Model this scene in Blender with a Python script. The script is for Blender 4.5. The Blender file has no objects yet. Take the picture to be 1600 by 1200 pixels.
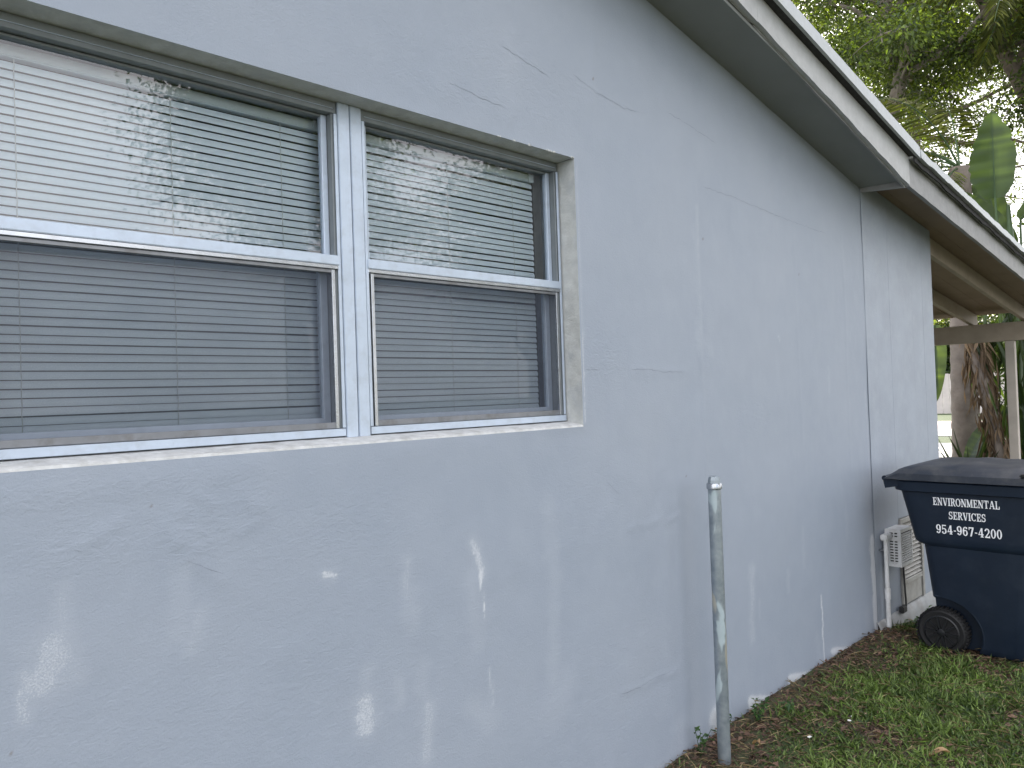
import bpy, bmesh, math, random
import numpy as np
from mathutils import Vector, Matrix

scene = bpy.context.scene
R = math.radians

# ------------------------------------------------------------------ camera
cam_d = bpy.data.cameras.new("camera")
cam = bpy.data.objects.new("camera", cam_d)
scene.collection.objects.link(cam)
scene.camera = cam
cam_d.sensor_width = 36.0
cam_d.lens = 27.0
cam_d.clip_start = 0.05
cam_d.clip_end = 2000
_f = Vector((0.6953, 0.7185, 0.0158)).normalized()
_u = Vector((0.0135, -0.0350, 0.9993))
_r = _f.cross(_u).normalized()
_u = _r.cross(_f)
CAM = Vector((0, -1.869, 1.5))
cam.matrix_world = Matrix(((_r.x, _u.x, -_f.x, CAM.x), (_r.y, _u.y, -_f.y, CAM.y),
                           (_r.z, _u.z, -_f.z, CAM.z), (0, 0, 0, 1)))

# ------------------------------------------------------------------ sky, sun, exposure
SUN_AZ = 31.0      # degrees from +X towards +Y
SUN_EL = 41.0
world = bpy.data.worlds.new("World")
scene.world = world
world.use_nodes = True
nt = world.node_tree
nt.nodes.clear()
w_out = nt.nodes.new("ShaderNodeOutputWorld")
w_bg = nt.nodes.new("ShaderNodeBackground")
w_bg.inputs["Strength"].default_value = 0.12
sky = nt.nodes.new("ShaderNodeTexSky")
sky.sky_type = 'NISHITA'
sky.sun_disc = False
sky.sun_elevation = R(SUN_EL)
sky.sun_rotation = R(90 - SUN_AZ)
sky.air_density = 1.0
sky.dust_density = 2.5
sky.ozone_density = 1.0
tc = nt.nodes.new("ShaderNodeTexCoord")
cn = nt.nodes.new("ShaderNodeTexNoise")
cn.inputs["Scale"].default_value = 2.2
cn.inputs["Detail"].default_value = 6
cn.inputs["Roughness"].default_value = 0.55
cr = nt.nodes.new("ShaderNodeValToRGB")
cr.color_ramp.elements[0].position = 0.36
cr.color_ramp.elements[1].position = 0.58
cmix = nt.nodes.new("ShaderNodeMix")
cmix.data_type = 'RGBA'
cmix.inputs["B"].default_value = (8.2, 8.0, 8.1, 1)
nt.links.new(tc.outputs["Generated"], cn.inputs["Vector"])
nt.links.new(cn.outputs["Fac"], cr.inputs["Fac"])
nt.links.new(cr.outputs["Color"], cmix.inputs["Factor"])
nt.links.new(sky.outputs["Color"], cmix.inputs["A"])
nt.links.new(cmix.outputs["Result"], w_bg.inputs["Color"])
nt.links.new(w_bg.outputs["Background"], w_out.inputs["Surface"])

sun_d = bpy.data.lights.new("sun", 'SUN')
sun_d.energy = 3.2
sun_d.angle = R(0.5)
sun_d.color = (1.0, 0.94, 0.84)
sun = bpy.data.objects.new("sun", sun_d)
scene.collection.objects.link(sun)
_sd = Vector((math.cos(R(SUN_EL)) * math.cos(R(SUN_AZ)), math.cos(R(SUN_EL)) * math.sin(R(SUN_AZ)), math.sin(R(SUN_EL))))
sun.rotation_euler = _sd.to_track_quat('Z', 'Y').to_euler()
sun.location = (20, 12, 20)

vs = scene.view_settings
vs.view_transform = 'Standard'
vs.look = 'None'
vs.gamma = 1.0
vs.exposure = 1.7
scene.cycles.max_bounces = 10
scene.cycles.transparent_max_bounces = 16
scene.cycles.use_denoising = True
try:
    scene.cycles.denoiser = 'OPENIMAGEDENOISE'
except Exception:
    pass

# ------------------------------------------------------------------ helpers
COL = scene.collection
rng = np.random.default_rng(7)
random.seed(7)


def tag(o, label=None, cat=None, group=None, kind=None):
    if label: o["label"] = label
    if cat: o["category"] = cat
    if group: o["group"] = group
    if kind: o["kind"] = kind
    return o


def empty(name, loc, label, cat, group=None):
    o = bpy.data.objects.new(name, None)
    o.empty_display_size = 0.1
    COL.objects.link(o)
    o.location = loc
    return tag(o, label, cat, group)


def link(name, me, mat, parent=None, smooth=False):
    o = bpy.data.objects.new(name, me)
    COL.objects.link(o)
    if mat is not None and not me.materials:
        me.materials.append(mat)
    if smooth:
        me.polygons.foreach_set("use_smooth", np.ones(len(me.polygons), dtype=bool))
    if parent is not None:
        o.parent = parent
        par = parent
        m = Matrix.Translation(-parent_world(par))
        o.matrix_parent_inverse = m
    return o


def parent_world(o):
    # every root is only translated, so the world offset is the sum up the chain
    v = Vector((0, 0, 0))
    while o is not None:
        v = v + o.location
        if o.parent is not None:
            v = v + o.matrix_parent_inverse.translation
        o = o.parent
    return v


class MB:
    """collects verts and faces for one mesh"""
    def __init__(self):
        self.v, self.f = [], []

    def add(self, vs_, fs_):
        n = len(self.v)
        self.v.extend([tuple(p) for p in vs_])
        self.f.extend([tuple(i + n for i in q) for q in fs_])
        return self

    def box(self, a, b, rot=None, c=None):
        x0, y0, z0 = a
        x1, y1, z1 = b
        p = [(x0, y0, z0), (x1, y0, z0), (x1, y1, z0), (x0, y1, z0), (x0, y0, z1), (x1, y0, z1), (x1, y1, z1), (x0, y1, z1)]
        if rot is not None:
            cc = Vector(c) if c is not None else Vector(((x0 + x1) / 2, (y0 + y1) / 2, (z0 + z1) / 2))
            p = [tuple(rot @ (Vector(q) - cc) + cc) for q in p]
        return self.add(p, [(0, 3, 2, 1), (4, 5, 6, 7), (0, 1, 5, 4), (1, 2, 6, 5), (2, 3, 7, 6), (3, 0, 4, 7)])

    def tube(self, pts, radii, seg=8, cap=True):
        pts = [Vector(p) for p in pts]
        n = len(pts)
        if not hasattr(radii, '__len__'):
            radii = [radii] * n
        vs_, fs_ = [], []
        ref = None
        for i in range(n):
            t = (pts[min(i + 1, n - 1)] - pts[max(i - 1, 0)])
            if t.length < 1e-9: t = Vector((0, 0, 1))
            t.normalize()
            if ref is None:
                ref = Vector((0, 0, 1)) if abs(t.z) < 0.9 else Vector((1, 0, 0))
            a = (ref - t * ref.dot(t)).normalized()
            ref = a
            b = t.cross(a)
            for k in range(seg):
                th = 2 * math.pi * k / seg
                vs_.append(pts[i] + (a * math.cos(th) + b * math.sin(th)) * radii[i])
        for i in range(n - 1):
            for k in range(seg):
                k2 = (k + 1) % seg
                fs_.append((i * seg + k, i * seg + k2, (i + 1) * seg + k2, (i + 1) * seg + k))
        if cap:
            fs_.append(tuple(range(seg))[::-1])
            fs_.append(tuple((n - 1) * seg + k for k in range(seg)))
        return self.add(vs_, fs_)

    def lathe(self, prof, origin, axis='z', seg=24):
        """prof: list of (radius, height)"""
        vs_, fs_ = [], []
        for (r_, h) in prof:
            for k in range(seg):
                th = 2 * math.pi * k / seg
                c_, s_ = r_ * math.cos(th), r_ * math.sin(th)
                if axis == 'z': p = (c_, s_, h)
                else: p = (h, c_, s_)
                vs_.append((p[0] + origin[0], p[1] + origin[1], p[2] + origin[2]))
        m = len(prof)
        for i in range(m - 1):
            for k in range(seg):
                k2 = (k + 1) % seg
                fs_.append((i * seg + k, i * seg + k2, (i + 1) * seg + k2, (i + 1) * seg + k))
        fs_.append(tuple(range(seg))[::-1])
        fs_.append(tuple((m - 1) * seg + k for k in range(seg)))
        return self.add(vs_, fs_)

    def mesh(self, name):
        me = bpy.data.meshes.new(name)
        me.from_pydata(self.v, [], self.f)
        me.update()
        return me

    def build(self, name, mat, parent=None, smooth=False, bevel=0.0, seg=2):
        me = self.mesh(name)
        if bevel > 0:
            bm = bmesh.new()
            bm.from_mesh(me)
            bmesh.ops.recalc_face_normals(bm, faces=bm.faces)
            bmesh.ops.bevel(bm, geom=[e for e in bm.edges], offset=bevel, segments=seg, affect='EDGES', clamp_overlap=True)
            bm.to_mesh(me)
            bm.free()
        else:
            bm = bmesh.new()
            bm.from_mesh(me)
            bmesh.ops.recalc_face_normals(bm, faces=bm.faces)
            bm.to_mesh(me)
            bm.free()
        o = link(name, me, mat, parent, smooth)
        if smooth:
            sharp_edges(me, 40)
        return o


def sharp_edges(me, ang):
    bm = bmesh.new()
    bm.from_mesh(me)
    for e in bm.edges:
        if len(e.link_faces) == 2 and e.calc_face_angle(0) > R(ang):
            e.smooth = False
    bm.to_mesh(me)
    bm.free()


_lat = rng.random((512, 512))


def vnoise(x, y, s=0):
    x = np.asarray(x, float) + 17.3 * s + 1000
    y = np.asarray(y, float) + 31.7 * s + 1000
    xi, yi = np.floor(x).astype(int), np.floor(y).astype(int)
    fx, fy = x - xi, y - yi
    fx, fy = fx * fx * (3 - 2 * fx), fy * fy * (3 - 2 * fy)
    g = lambda a, b: _lat[a % 512, b % 512]
    return (g(xi, yi) * (1 - fx) * (1 - fy) + g(xi + 1, yi) * fx * (1 - fy) + g(xi, yi + 1) * (1 - fx) * fy + g(xi + 1, yi + 1) * fx * fy) * 2 - 1


def fbm(x, y, s=0, oct=4):
    t, a, f_ = 0, 1.0, 1.0
    for k in range(oct):
        t = t + a * vnoise(np.asarray(x) * f_, np.asarray(y) * f_, s + k * 3)
        a *= 0.5
        f_ *= 2.03
    return t


# ------------------------------------------------------------------ materials
class NT:
    def __init__(self, name):
        self.m = bpy.data.materials.new(name)
        self.m.use_nodes = True
        self.t = self.m.node_tree
        self.t.nodes.clear()
        self.out = self.n("ShaderNodeOutputMaterial")

    def n(self, typ, **kw):
        nd = self.t.nodes.new(typ)
        for k, v in kw.items():
            setattr(nd, k, v)
        return nd

    def l(self, a, b):
        self.t.links.new(a, b)

    def coord(self, scale=(1, 1, 1)):
        c_ = self.n("ShaderNodeTexCoord")
        mp = self.n("ShaderNodeMapping")
        mp.inputs["Scale"].default_value = scale
        self.l(c_.outputs["Object"], mp.inputs["Vector"])
        return mp.outputs["Vector"]

    def noise(self, scale, detail=4, rough=0.55, vec=None, dist=0.0):
        nd = self.n("ShaderNodeTexNoise")
        nd.inputs["Scale"].default_value = scale
        nd.inputs["Detail"].default_value = detail
        nd.inputs["Roughness"].default_value = rough
        nd.inputs["Distortion"].default_value = dist
        self.l(vec if vec is not None else self.coord(), nd.inputs["Vector"])
        return nd.outputs["Fac"]

    def ramp(self, fac, p0, p1, c0=(0, 0, 0, 1), c1=(1, 1, 1, 1)):
        nd = self.n("ShaderNodeValToRGB")
        nd.color_ramp.elements[0].position = p0
        nd.color_ramp.elements[1].position = p1
        nd.color_ramp.elements[0].color = c0
        nd.color_ramp.elements[1].color = c1
        self.l(fac, nd.inputs["Fac"])
        return nd.outputs["Color"]

    def mix(self, fac, a, b, typ='MIX'):
        nd = self.n("ShaderNodeMix", data_type='RGBA', blend_type=typ)
        for s_, v in (("Factor", fac), ("A", a), ("B", b)):
            if isinstance(v, (int, float)) or isinstance(v, tuple):
                nd.inputs[s_].default_value = v
            else:
                self.l(v, nd.inputs[s_])
        return nd.outputs["Result"]

    def math(self, op, a, b=0.0, clamp=False):
        nd = self.n("ShaderNodeMath", operation=op, use_clamp=clamp)
        for i, v in enumerate((a, b)):
            if isinstance(v, (int, float)): nd.inputs[i].default_value = v
            else: self.l(v, nd.inputs[i])
        return nd.outputs[0]

    def bump(self, h, strength=0.3, dist=0.01, normal=None):
        nd = self.n("ShaderNodeBump")
        nd.inputs["Strength"].default_value = strength
        nd.inputs["Distance"].default_value = dist
        self.l(h, nd.inputs["Height"])
        if normal is not None: self.l(normal, nd.inputs["Normal"])
        return nd.outputs["Normal"]

    def principled(self, col, rough=0.6, metal=0.0, normal=None, spec=0.5):
        p = self.n("ShaderNodeBsdfPrincipled")
        for s_, v in (("Base Color", col), ("Roughness", rough), ("Metallic", metal), ("Specular IOR Level", spec)):
            if isinstance(v, (int, float, tuple)): p.inputs[s_].default_value = v
            else: self.l(v, p.inputs[s_])
        if normal is not None: self.l(normal, p.inputs["Normal"])
        return p.outputs["BSDF"]

    def done(self, sh):
        self.l(sh, self.out.inputs["Surface"])
        return self.m


def c4(r_, g, b): return (r_, g, b, 1.0)


def simple(name, col, rough=0.6, metal=0.0, var=0.12, nscale=8, bump=0.0, bscale=60, spec=0.5, dirt=None, dirt_amt=0.5, dscale=5):
    t = NT(name)
    n1 = t.noise(nscale, 4)
    lo = tuple(max(0, c_ * (1 - var)) for c_ in col[:3]) + (1,)
    hi = tuple(min(1, c_ * (1 + var)) for c_ in col[:3]) + (1,)
    c_ = t.ramp(n1, 0.3, 0.7, lo, hi)
    if dirt is not None:
        d = t.ramp(t.noise(dscale, 6, 0.65), 0.48, 0.72)
        c_ = t.mix(t.math('MULTIPLY', d, dirt_amt), c_, dirt)
    nrm = None
    if bump > 0:
        nrm = t.bump(t.noise(bscale, 4), bump, 0.004)
    return t.done(t.principled(c_, rough, metal, nrm, spec))


def mat_wall():
    t = NT("painted_stucco")
    big = t.noise(1.3, 3)
    mid = t.noise(9, 4)
    col = t.ramp(big, 0.3, 0.7, c4(0.268, 0.308, 0.370), c4(0.296, 0.332, 0.390))
    col = t.mix(t.math('MULTIPLY', t.ramp(mid, 0.4, 0.75), 0.25), col, c4(0.325, 0.362, 0.42))
    # worn, scuffed paint where the wall was rubbed (attribute painted stroke by stroke) broken up by the grain
    at = t.n("ShaderNodeAttribute", attribute_name="scuff")
    grain = t.noise(230, 6, 0.75)
    th = t.math('SUBTRACT', t.math('ADD', at.outputs["Fac"], t.math('MULTIPLY', grain, 1.0)), 1.0)
    sc = t.math('MULTIPLY', th, 4.0, clamp=True)
    col = t.mix(t.math('MULTIPLY', sc, 0.55), col, c4(0.68, 0.70, 0.72))
    # thin film of chalk in the same strokes
    col = t.mix(t.math('MULTIPLY', at.outputs["Fac"], 0.13, clamp=True), col, c4(0.66, 0.68, 0.72))
    # dirt speckles near the ground
    dat = t.n("ShaderNodeAttribute", attribute_name="dirt")
    dn = t.noise(35, 6, 0.7)
    dth = t.math('MULTIPLY', t.math('SUBTRACT', t.math('ADD', dat.outputs["Fac"], dn), 1.0), 4.0, clamp=True)
    col = t.mix(t.math('MULTIPLY', dth, 0.55), col, c4(0.17, 0.15, 0.13))
    # relief: sand grain, trowel marks, patches
    nat = t.n("ShaderNodeAttribute", attribute_name="rough")
    v1 = t.coord((1, 1, 1))
    g1 = t.noise(190, 4, 0.65, v1)
    rot = t.n("ShaderNodeMapping")
    rot.inputs["Rotation"].default_value = (0, R(28), 0)
    rot.inputs["Scale"].default_value = (32, 32, 60)
    tcn = t.n("ShaderNodeTexCoord")
    t.l(tcn.outputs["Object"], rot.inputs["Vector"])
    g2 = t.noise(1.0, 4, 0.6, rot.outputs["Vector"], 0.9)
    g2m = t.math('MULTIPLY', g2, t.math('ADD', nat.outputs["Fac"], 0.22))
    n_ = t.bump(g1, 0.42, 0.0022)
    n_ = t.bump(g2m, 0.36, 0.006, n_)
    return t.done(t.principled(col, 0.62, 0, n_, 0.35))


def mat_leaf(name, dark, light, trans, tfac=0.45, rough=0.4):
    t = NT(name)
    at = t.n("ShaderNodeAttribute", attribute_name="tint")
    col = t.ramp(at.outputs["Fac"], 0.0, 1.0, c4(*dark), c4(*light))
    p = t.principled(col, rough, 0, None, 0.4)
    tr = t.n("ShaderNodeBsdfTranslucent")
    tcol = t.mix(t.math('POWER', at.outputs["Fac"], 2.5), c4(*[v * 0.3 for v in trans]), c4(*[min(1, v * 1.9) for v in trans]))
    t.l(tcol, tr.inputs["Color"])
    mx = t.n("ShaderNodeMixShader")
    mx.inputs[0].default_value = tfac
    t.l(p, mx.inputs[1])
    t.l(tr.outputs[0], mx.inputs[2])
    return t.done(mx.outputs[0])


M = {}
M['wall'] = mat_wall()
M['reveal'] = simple("old_cream_paint", (0.47, 0.485, 0.475), 0.7, var=0.12, nscale=25, bump=0.4, bscale=120, dirt=c4(0.33, 0.36, 0.40), dirt_amt=0.5, dscale=14)
M['sill'] = simple("worn_sill_paint", (0.50, 0.51, 0.51), 0.65, var=0.14, nscale=30, bump=0.5, bscale=110, dirt=c4(0.30, 0.29, 0.27), dirt_amt=0.6, dscale=18)
M['siding'] = simple("painted_siding", (0.278, 0.316, 0.375), 0.6, var=0.07, nscale=4, bump=0.25, bscale=90, dirt=c4(0.38, 0.42, 0.47), dirt_amt=0.25, dscale=9)
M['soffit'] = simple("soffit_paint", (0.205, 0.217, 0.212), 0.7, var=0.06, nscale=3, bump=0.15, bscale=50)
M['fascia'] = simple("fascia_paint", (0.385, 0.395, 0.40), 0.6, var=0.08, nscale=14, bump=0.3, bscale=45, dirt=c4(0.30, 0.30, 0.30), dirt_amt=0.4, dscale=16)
M['fascia2'] = simple("fascia_paint_weathered", (0.25, 0.255, 0.26), 0.65, var=0.1, nscale=14, bump=0.3, bscale=45, dirt=c4(0.18, 0.18, 0.17), dirt_amt=0.4, dscale=16)
M['drip'] = simple("drip_edge_metal", (0.34, 0.37, 0.385), 0.45, var=0.08, nscale=30, bump=0.15, bscale=90, dirt=c4(0.35, 0.36, 0.36), dirt_amt=0.5, dscale=22)
M['drip_shade'] = simple("drip_shadow_strip", (0.03, 0.03, 0.032), 0.9, var=0.3, nscale=40, bump=0.4, bscale=80)  # near-black colour standing in for the shadow below the drip edge
M['roof'] = simple("roof_membrane", (0.42, 0.43, 0.44), 0.85, var=0.15, nscale=6, bump=0.4, bscale=150)
M['ceil'] = simple("carport_plank_paint", (0.24, 0.175, 0.12), 0.7, var=0.15, nscale=5, bump=0.2, bscale=40, dirt=c4(0.18, 0.14, 0.10), dirt_amt=0.4)
M['beam'] = simple("beam_paint", (0.33, 0.28, 0.225), 0.65, var=0.1, nscale=6, bump=0.2, bscale=40, dirt=c4(0.22, 0.18, 0.14), dirt_amt=0.35)
M['postp'] = simple('post_paint', (0.42, 0.38, 0.34), 0.65, var=0.1, nscale=6, bump=0.2, bscale=40)
M['alu'] = simple("window_aluminium", (0.46, 0.53, 0.63), 0.42, 0.35, var=0.06, nscale=12, bump=0.06, bscale=200, dirt=c4(0.33, 0.36, 0.40), dirt_amt=0.4, dscale=26)
M['alu_bare'] = simple("bare_aluminium", (0.40, 0.42, 0.45), 0.26, 0.9, var=0.08, nscale=25, bump=0.05, bscale=160, dirt=c4(0.34, 0.34, 0.33), dirt_amt=0.5, dscale=30)
M['alu_dark'] = simple("window_frame_shaded", (0.17, 0.19, 0.20), 0.5, 0.2, var=0.08, nscale=20)  # darker copy of the aluminium, shade under the lintel put into its colour
M['screen_rail'] = simple('screen_rail_metal', (0.20, 0.21, 0.23), 0.4, 0.5, var=0.1, nscale=20, dirt=c4(0.10, 0.09, 0.08), dirt_amt=0.5, dscale=22)
M['slat'] = simple("blind_slat", (0.74, 0.81, 0.89), 0.45, var=0.03, nscale=3)
M['rail'] = simple("blind_rail", (0.58, 0.64, 0.67), 0.5, var=0.05, nscale=6)
M['cord'] = simple("blind_cord", (0.62, 0.64, 0.63), 0.8, var=0.05)
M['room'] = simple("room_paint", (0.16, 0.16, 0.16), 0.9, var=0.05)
M['crack'] = simple("crack_shadow", (0.17, 0.19, 0.22), 0.9, var=0.2)
M['binp'] = simple("navy_plastic", (0.0075, 0.0145, 0.028), 0.45, var=0.12, nscale=5, bump=0.08, bscale=220, spec=0.32, dirt=c4(0.03, 0.04, 0.055), dirt_amt=0.3, dscale=7)
M['lidp'] = simple("navy_lid_plastic", (0.012, 0.018, 0.030), 0.5, var=0.15, nscale=6, bump=0.12, bscale=180, dirt=c4(0.09, 0.088, 0.082), dirt_amt=0.6, dscale=6)
M['black'] = simple("black_rubber", (0.006, 0.006, 0.007), 0.7, var=0.3, nscale=20, bump=0.2)
M['rimp'] = simple("black_wheel_plastic", (0.008, 0.009, 0.011), 0.4, var=0.2, nscale=20)
M['letter'] = simple("white_print", (0.82, 0.83, 0.85), 0.55, var=0.06, nscale=60)
M['pvc'] = simple("white_pvc", (0.70, 0.71, 0.72), 0.4, var=0.05, nscale=10, dirt=c4(0.40, 0.38, 0.34), dirt_amt=0.4, dscale=12)
M['dirty_white'] = simple("dirty_white_board", (0.36, 0.355, 0.335), 0.65, var=0.12, nscale=16, bump=0.2, bscale=60, dirt=c4(0.22, 0.20, 0.17), dirt_amt=0.65, dscale=14)
M['dark_hole'] = simple("dark_void", (0.02, 0.02, 0.02), 0.9, var=0.1)
M['concrete'] = simple("street_concrete", (0.58, 0.56, 0.53), 0.85, var=0.1, nscale=0.6, bump=0.2, bscale=20)
M['drive'] = simple("pinkish_pavers", (0.42, 0.33, 0.30), 0.85, var=0.15, nscale=2, bump=0.2, bscale=20)
M['slab'] = simple("carport_slab", (0.34, 0.33, 0.31), 0.85, var=0.12, nscale=2, bump=0.2, bscale=30)
M['base'] = simple("stucco_base", (0.33, 0.34, 0.345), 0.75, var=0.14, nscale=12, bump=0.5, bscale=50, dirt=c4(0.25, 0.23, 0.2), dirt_amt=0.6, dscale=10)


def mat_pipe():
    t = NT("galvanised_steel")
    n1 = t.noise(30, 5, 0.6)
    col = t.ramp(n1, 0.3, 0.7, c4(0.21, 0.25, 0.28), c4(0.32, 0.36, 0.39))
    gm = t.coord((9, 9, 3.2))
    p = t.ramp(t.noise(1.0, 3, 0.5, gm, 0.6), 0.655, 0.68)
    col = t.mix(t.math('MULTIPLY', p, 0.7), col, c4(0.38, 0.46, 0.48))
    gm2 = t.coord((6, 6, 2.0))
    p2 = t.ramp(t.noise(1.3, 3, 0.5, gm2, 0.4), 0.62, 0.66)
    col = t.mix(t.math('MULTIPLY', p2, 0.8), col, c4(0.52, 0.49, 0.40))
    met = t.math('SUBTRACT', 0.55, t.math('MULTIPLY', p, 0.5))
    return t.done(t.principled(col, 0.42, met, t.bump(n1, 0.1, 0.003)))


M['pipe'] = mat_pipe()


def mat_glass(name="window_glass", k=1.85):
    t = NT(name)
    fr = t.n("ShaderNodeFresnel")
    fr.inputs["IOR"].default_value = 1.5
    nz = t.bump(t.noise(1.6, 2), 0.03, 0.02)
    gl = t.n("ShaderNodeBsdfGlossy")
    gl.inputs["Roughness"].default_value = 0.0
    gl.inputs["Color"].default_value = c4(0.97, 0.97, 1)
    t.l(nz, gl.inputs["Normal"])
    tr = t.n("ShaderNodeBsdfTransparent")
    tr.inputs["Color"].default_value = c4(0.90, 0.93, 0.92)
    mx = t.n("ShaderNodeMixShader")
    t.l(t.math('MULTIPLY', fr.outputs[0], k, clamp=True), mx.inputs[0])
    t.l(tr.outputs[0], mx.inputs[1])
    t.l(gl.outputs[0], mx.inputs[2])
    return t.done(mx.outputs[0])


def mat_screen():
    t = NT("insect_screen_mesh")
    d = t.n("ShaderNodeBsdfDiffuse")
    d.inputs["Color"].default_value = c4(0.085, 0.098, 0.13)
    tr = t.n("ShaderNodeBsdfTransparent")
    mx = t.n("ShaderNodeMixShader")
    n1 = t.noise(7, 5, 0.6)
    # fine weave: two sets of threads
    fac = t.ramp(n1, 0.25, 0.75, c4(0.36, 0.36, 0.36), c4(0.42, 0.42, 0.42))
    t.l(fac, mx.inputs[0])
    t.l(tr.outputs[0], mx.inputs[1])
    t.l(d.outputs[0], mx.inputs[2])
    return t.done(mx.outputs[0])


M['glass'] = mat_glass()
M['sash_glass'] = mat_glass("single_sash_glass", 1.0)
M['screen'] = mat_screen()


def mat_ground():
    t = NT("soil_and_turf")
    n1 = t.noise(2.2, 6, 0.6)
    n2 = t.noise(45, 5, 0.7)
    soil = t.ramp(n2, 0.3, 0.7, c4(0.030, 0.022, 0.016), c4(0.10, 0.072, 0.05))
    turf = t.ramp(n2, 0.3, 0.7, c4(0.018, 0.032, 0.010), c4(0.06, 0.09, 0.025))
    sep = t.n("ShaderNodeSeparateXYZ")
    t.l(t.coord(), sep.inputs[0])
    k = t.ramp(n1, 0.42, 0.6)
    far = t.math('MULTIPLY', t.math('SUBTRACT', sep.outputs[0], 9.0), 0.3, clamp=True)
    k2 = t.math('MAXIMUM', k, far)
    col = t.mix(k2, soil, turf)
    return t.done(t.principled(col, 0.9, 0, t.bump(n2, 0.6, 0.02)))


M['ground'] = mat_ground()
M['grass'] = mat_leaf("grass_blade", (0.030, 0.065, 0.018), (0.26, 0.36, 0.10), (0.2, 0.33, 0.05), 0.3, 0.45)
M['straw'] = mat_leaf('straw_blade', (0.16, 0.12, 0.06), (0.40, 0.33, 0.19), (0.3, 0.22, 0.08), 0.2, 0.6)
M['litter'] = mat_leaf("leaf_litter", (0.055, 0.032, 0.024), (0.21, 0.125, 0.085), (0.1, 0.06, 0.03), 0.1, 0.7)
M['weed'] = mat_leaf("weed_leaf", (0.03, 0.075, 0.02), (0.07, 0.14, 0.035), (0.10, 0.22, 0.03), 0.35, 0.4)
M['leafA'] = mat_leaf("canopy_leaf", (0.011, 0.026, 0.013), (0.036, 0.070, 0.022), (0.32, 0.44, 0.03), 0.38, 0.42)
M['leafB'] = mat_leaf("background_leaf", (0.014, 0.030, 0.013), (0.045, 0.08, 0.024), (0.30, 0.38, 0.04), 0.36, 0.42)
M['leafC'] = mat_leaf("shrub_leaf", (0.014, 0.030, 0.010), (0.05, 0.085, 0.022), (0.16, 0.25, 0.03), 0.35, 0.4)
M['palm'] = mat_leaf("palm_leaflet", (0.030, 0.055, 0.016), (0.11, 0.12, 0.03), (0.24, 0.27, 0.04), 0.4, 0.4)
M['dry'] = mat_leaf("dried_frond", (0.09, 0.06, 0.035), (0.26, 0.19, 0.12), (0.2, 0.12, 0.05), 0.25, 0.7)
M['paddle'] = mat_leaf("paddle_leaf", (0.020, 0.044, 0.024), (0.052, 0.092, 0.044), (0.26, 0.38, 0.02), 0.40, 0.38)
M['petiole'] = simple("green_stalk", (0.035, 0.07, 0.022), 0.45, var=0.2, nscale=6)
M['bark'] = simple("grey_bark", (0.19, 0.165, 0.14), 0.85, var=0.3, nscale=10, bump=0.8, bscale=25)
M['bark2'] = simple("dark_bark", (0.10, 0.08, 0.062), 0.85, var=0.3, nscale=10, bump=0.8, bscale=25)
M['palmbark'] = simple("palm_bark", (0.17, 0.145, 0.125), 0.85, var=0.22, nscale=9, bump=0.7, bscale=30, dirt=c4(0.13, 0.10, 0.08), dirt_amt=0.6, dscale=7)
M['fence'] = simple("weathered_fence_board", (0.52, 0.48, 0.46), 0.8, var=0.1, nscale=3)
M['chip'] = simple("paint_flake", (0.75, 0.75, 0.72), 0.6, var=0.05)
M['cable'] = simple("old_cable", (0.03, 0.03, 0.03), 0.6)


# ------------------------------------------------------------------ ground
def ground_h(x, y):
    x = np.asarray(x, float)
    y = np.asarray(y, float)
    h = 0.012 * fbm(x * 2.3, y * 2.3, 5, 3)
    # the soil dips beyond the bin and a little at the near corner
    h = h - 0.11 * np.clip((x - 4.9) / 0.6, 0, 1) * np.clip((y + 0.5) / 0.3, 0, 1)
    h = h - 0.04 * np.clip((3.6 - x) / 1.0, 0, 1)
    fade = np.clip((x - 7.0) / 2.0, 0, 1)
    return h * (1 - fade) - 0.04 * fade


def make_ground():
    near_x = np.arange(-3, 9.01, 0.06)
    xs = np.concatenate([[-400, -150, -60, -25, -10, -5], near_x, [10, 12, 16, 25, 45, 90, 200, 600]])
    ys = np.concatenate([[-400, -150, -60, -25, -12, -7], np.arange(-5, 0.31, 0.06), [1, 3, 6, 12, 25, 60, 150, 400]])
    X, Y = np.meshgrid(xs, ys)
    Z = ground_h(X, Y)
    Z = np.where((X > 9.5) | (X < -4) | (Y < -6) | (Y > 2), -0.04, Z)
    nx, ny = len(xs), len(ys)
    vs_ = np.stack([X.ravel(), Y.ravel(), Z.ravel()], 1)
    idx = np.arange(nx * ny).reshape(ny, nx)
    fs_ = np.stack([idx[:-1, :-1].ravel(), idx[:-1, 1:].ravel(), idx[1:, 1:].ravel(), idx[1:, :-1].ravel()], 1)
    me = bpy.data.meshes.new("ground")
    me.from_pydata(vs_.tolist(), [], fs_.tolist())
    o = link("ground", me, M['ground'], None, True)
    tag(o, "soil and turf ground along the grey wall", "ground", kind="structure")


make_ground()


def sheet(name, x0, x1, y0, y1, z, mat, label, cat):
    mb = MB()
    mb.box((x0, y0, z - 0.12), (x1, y1, z))
    o = mb.build(name, mat)
    tag(o, label, cat, kind="structure")


sheet("driveway", 9.6, 10.6, -2.0, 9, -0.036 + 0.0, M['slab'], "grey concrete strip in front of the carport", "driveway")
sheet("sidewalk", 16.7, 20.6, -40, 60, 0.0, M['concrete'], "pale sunlit concrete pavement beyond the palms", "pavement")
sheet("road", 23.6, 27.0, -60, 90, -0.01, M['concrete'], "bright sunlit street beyond the verge", "road")
sheet("far_driveway", 27.06, 32.4, -60, 90, -0.02, M['drive'], "pinkish paved drive across the street", "driveway")


# ------------------------------------------------------------------ house
house = empty("house", (4.8, 0.5, 0), "grey blue stucco house with low gable roof and carport", "house")

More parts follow.
